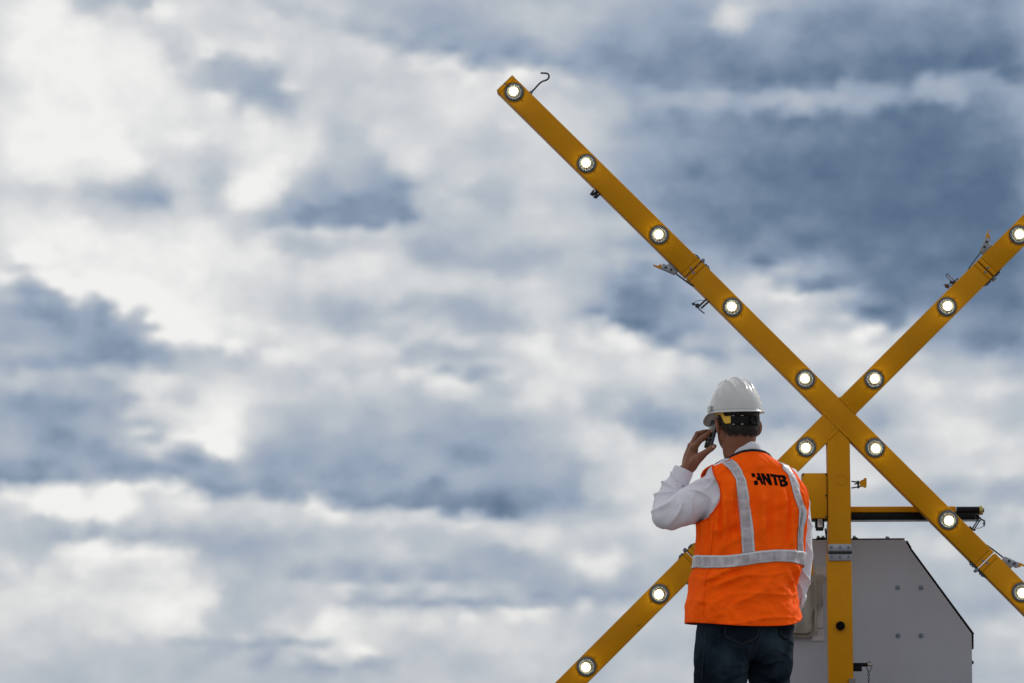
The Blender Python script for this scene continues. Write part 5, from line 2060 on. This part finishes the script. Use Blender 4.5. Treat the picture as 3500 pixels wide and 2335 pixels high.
c0, c1 = W(1556.5, 1107.5, 12.06), W(1569.8, 1077.5, 12.06)
tube_shell('cuff', [(c0.lerp(c1, t), r) for t, r in ((-.12, .0395), (0, .0415), (.1, .0418), (.3, .0410), (.6, .0405), (.85, .0402), (1, .0396))], shirt_mat, shirt)
r0, r1 = W(1827, 1362, 12.20), W(1815, 1396, 12.245)
tube_shell('cuff', [(r0.lerp(r1, t), r) for t, r in ((0, .044), (.15, .0445), (.5, .042), (1, .0405))], shirt_mat, shirt)
bm = BM()
a = W(1846, 1345, 12.14)
b = W(1840, 1395, 12.19)
add_box(bm, a.lerp(b, .5) + Vector((0, -.006, 0)), b - a, Vector((.55, -.8, 0)), (b - a).cross(Vector((.55, -.8, 0))), (b - a).length / 2, .0016, .009, .001)
wobj('placket', bm, shirt_mat, shirt, autosmooth=40)
bm = BM()
c = W(1843, 1390, 12.17)
add_cyl(bm, c, c + Vector((.2, -1, 0)).normalized() * .004, .0045, seg=16, bev=.001)
wobj('button', bm, button_mat, shirt, autosmooth=40)

# collar: stand plus folded leaf, higher at the nape
NC_ = 72
def collar_ring(rad_a, rad_b, zback, tilt, wob=0.0):
    out = []
    cc = W(1708, 1035, 12.0)
    for i in range(NC_):
        a = 2 * math.pi * i / NC_
        u, v = rad_a * math.cos(a), rad_b * math.sin(a)
        p = cc + RV * u + FV * v
        p.z = zback - (v + rad_b) * tilt + wob * math.sin(3 * a)
        out.append(p)
    return out


zb0 = zof(1013.5, 11.93)
zb1 = zof(1034, 11.93)
bm = BM()
add_rings(bm, [collar_ring(.0630, .0650, zb0 - .052, .38), collar_ring(.0640, .0660, zb0 - .020, .46), collar_ring(.0655, .0675, zb0 - .003, .48), collar_ring(.0668, .0688, zb0, .48), collar_ring(.0685, .0705, zb0 - .004, .48, .0004),
               collar_ring(.0700, .0720, zb0 - .020, .47, .0008), collar_ring(.0718, .0738, zb1 - .012, .46, .001)], False, False)
bmesh.ops.recalc_face_normals(bm, faces=bm.faces[:])
clr = wobj('collar', bm, shirt_mat, shirt)
s = clr.modifiers.new('t', 'SOLIDIFY')
s.thickness = .0022
s.offset = 0

# ---- jeans
bm = BM()
rings = []
for py, xl, xr, b in ((1395, 1607, 1815, .125), (1425, 1602, 1820, .130), (1440, 1600, 1821, .134), (1456, 1598.5, 1819, .137), (1474, 1597, 1822, .136), (1490, 1598, 1821, .128), (1503, 1606, 1812, .112), (1516, 1622, 1796, .085)):
    s = (xr - xl) / 2 / F * YP
    a = math.sqrt(s * s - (b * SP) ** 2) / CP
    c = W((xl + xr) / 2, py, YP + .01)
    rings.append([c + RV * supel(a, b, 2 * math.pi * i / 56, 2.3)[0] + FV * supel(a, b, 2 * math.pi * i / 56, 2.3)[1] for i in range(56)])
add_rings(bm, rings)
LJ = {'l': [((1657, 1470, 11.985), .108), ((1657, 1500, 11.975), .112), ((1656.5, 1525, 11.97), .1125), ((1653.5, 1545, 11.97), .1075), ((1648, 1568, 11.975), .0985)],
      'r': [((1765, 1470, 12.04), .0985), ((1767, 1500, 12.06), .098), ((1765.5, 1525, 12.065), .0965), ((1763.5, 1545, 12.07), .0925), ((1765, 1568, 12.075), .0850)]}
for nm in 'lr':
    top, mid, kn, ank = LEGS[nm]
    pts = [(W(*p), r) for p, r in LJ[nm]]
    e = pts[-1]
    pts += [(kn, .078), (kn.lerp(ank, .35), .074), (kn.lerp(ank, .7), .070), (Vector((ank.x, ank.y, .075)), .072)]
    add_tube(bm, pts, 30, sub=4)
# buttock volumes
add_ellipsoid(bm, W(1664, 1474, 11.935), .088, .070, .098, AH, 24, 18)
add_ellipsoid(bm, W(1758, 1474, 11.965), .080, .070, .092, AH, 24, 18)
jme = remesh(bm, .0048, 5, .5)
kr = W(1793, 1474, 11.98)
crotch = W(1722, 1530, 12.0)


def jean_folds(c):
    w = .0045 * fb(c, 8, 4)
    cr = lambda x: (1 - abs(math.sin(x))) ** 2
    d = c - crotch
    r = d.length
    k = math.exp(-((r - .10) / .07) ** 2)
    w += k * .0100 * (cr(math.atan2(d.z, d.x) * 5 + 1.5 * fb(c, 5, 2)) - .35)
    k = math.exp(-((c - kr).length / .07) ** 2)
    w += k * .010 * (cr((c.z * 1.0 + c.x * .55) * 48 + fb(c, 6, 2)) - .35)
    if c.z < .6:
        w += .005 * math.sin(c.z * 48 + 4 * fb(c, 4, 2))
    return w


displace(jme, jean_folds)
jean_bvh = bvh_of(jme)
jeans = wmesh('jeans', jme, denim)


def on_jeans(px, py, off):
    d = ray(px, py).normalized()
    h = jean_bvh.ray_cast(CAM, d, 40)
    if h[0] is None:
        q = W(px, py, 11.95)
        h = jean_bvh.find_nearest(q)
    n = h[1] if h[1].dot(d) < 0 else -h[1]
    return h[0] + n * off


def patch(name, quad, nu, nv, m, off, point=15):
    (ax, ay), (bx, by), (cx, cy), (dx_, dy_) = quad
    bm = BM()
    V = []
    for j in range(nv + 1):
        t = j / nv
        row = []
        for i in range(nu + 1):
            s = i / nu
            x = (ax + (bx - ax) * s) * (1 - t) + (dx_ + (cx - dx_) * s) * t
            y = (ay + (by - ay) * s) * (1 - t) + (dy_ + (cy - dy_) * s) * t
            if t > .55:          # pointed lower edge
                y += (t - .55) / .45 * 15 * (1 - abs(2 * s - 1)) * point / 15
            row.append(bm.verts.new(on_jeans(x, y, off)))
        V.append(row)
    for j in range(nv):
        for i in range(nu):
            bm.faces.new((V[j][i], V[j][i + 1], V[j + 1][i + 1], V[j + 1][i]))
    bmesh.ops.recalc_face_normals(bm, faces=bm.faces[:])
    o = wobj(name, bm, m, jeans)
    s = o.modifiers.new('t', 'SOLIDIFY')
    s.thickness = .0022
    s.offset = 0
    return o


patch('back_pocket', [(1661, 1422), (1748, 1420), (1741.5, 1467), (1660, 1463.5)], 20, 14, denim_dark, .0022)
patch('back_pocket', [(1784, 1424), (1815, 1424), (1811, 1468), (1786, 1458)], 14, 12, denim_dark, .0022, 5)


def stitch(pts, r=.0009, off=.0042):
    q = smooth_path(pts, 6)
    bm = BM()
    add_tube(bm, [(on_jeans(a[0], a[1], off), r) for a in q], 5)
    wobj('seam_stitch', bm, stitch_mat, jeans)


for ins in (2.2, 5.0):
    stitch([(1661 + ins, 1440), (1660 + ins, 1462.5 - ins)])
    stitch([(1660 + ins, 1462.5 - ins), (1681, 1472 - ins), (1701.5, 1481 - ins)])
    stitch([(1701.5, 1481 - ins), (1722, 1474 - ins), (1741 - ins, 1465.5 - ins)])
    stitch([(1741 - ins, 1465.5 - ins), (1746 - ins, 1440)])
stitch([(1622, 1436), (1618, 1470), (1614, 1510), (1610, 1560)], .0010, .0012)
stitch([(1752, 1440), (1742, 1468), (1730, 1500), (1721, 1530)], .0010, .0012)
stitch([(1787, 1452), (1799, 1462), (1810, 1470)], .0009, .0042)

# ---- boots
for nm in 'lr':
    a = LEGS[nm][3]
    bm = BM()
    rings = []
    for t, hgt, wd in ((-.085, .055, .030), (-.075, .085, .040), (-.03, .10, .046), (.04, .095, .048), (.11, .075, .052), (.17, .060, .048), (.20, .045, .036), (.212, .03, .02)):
        c = Vector((a.x, a.y, 0)) + FV * t
        rings.append([c + RV * math.cos(2 * math.pi * i / 20) * wd + ZV * (.018 + (hgt - .018) * (.5 + .5 * math.sin(2 * math.pi * i / 20))) for i in range(20)])
    add_rings(bm, rings)
    add_tube(bm, [(Vector((a.x, a.y - .01, .07)), .050), (Vector((a.x, a.y - .005, .15)), .052)], 20)
    bt_ = remesh(bm, .006, 3)
    boot = wmesh('boot', bt_, leather)
    bm = BM()
    rr = []
    for z in (0.0, .022):
        rr.append([Vector((a.x, a.y, z)) + FV * (.064 + .152 * math.sin(2 * math.pi * i / 28)) + RV * math.cos(2 * math.pi * i / 28) * .050 for i in range(28)])
    add_rings(bm, rr)
    wobj('sole', bm, black_rubber, boot, autosmooth=40)

# ------------------------------------------------------------------ phone (held to the left ear)
pc = HP(800, 600, 12.030)
phone = empty('phone', pc)
tag(phone, 'slim silver backed mobile phone with dark edges held against the left ear', 'phone')
Lx = (HP(872, 270, 12.03) - HP(690, 950, 12.03)).normalized()
Nn = Vector((-.91, -.40, .24))
Nn = (Nn - Lx * Nn.dot(Lx)).normalized()
Wd = Nn.cross(Lx).normalized()


def ph(name, c, hx, hy, hz, m, bev, parent=phone, seg=3):
    bm = BM()
    add_box(bm, c, Lx, Wd, Nn, hx, hy, hz, bev, seg)
    return obj(name, bm, m, parent, autosmooth=50)


ph('case', Vector((0, 0, 0)), .0595, .0290, .0058, phone_dark, .0045)
ph('back_cover', Nn * .0052 + Lx * -.001, .0560, .0262, .0014, phone_back, .0012, seg=2)
ph('dark_panel', Nn * .0063 - Lx * .010, .0200, .0263, .0008, phone_dark, .0004, seg=1)
ph('pale_stripe', Nn * .0068 - Lx * .018, .0050, .0264, .0008, phone_back, .0004, seg=1)
ph('camera_lens', Nn * .0066 + Lx * .044 - Wd * .012, .008, .0030, .0007, phone_dark, .0006, seg=1)
ph('side_strip', Wd * (.0285 if Wd.y < 0 else -.0285) - Lx * .028 - Nn * .002, .020, .0009, .0024, phone_blue, .0004, seg=1)
ph('screen', Nn * -.0056, .0540, .0262, .0008, phone_dark, .0004, seg=1)
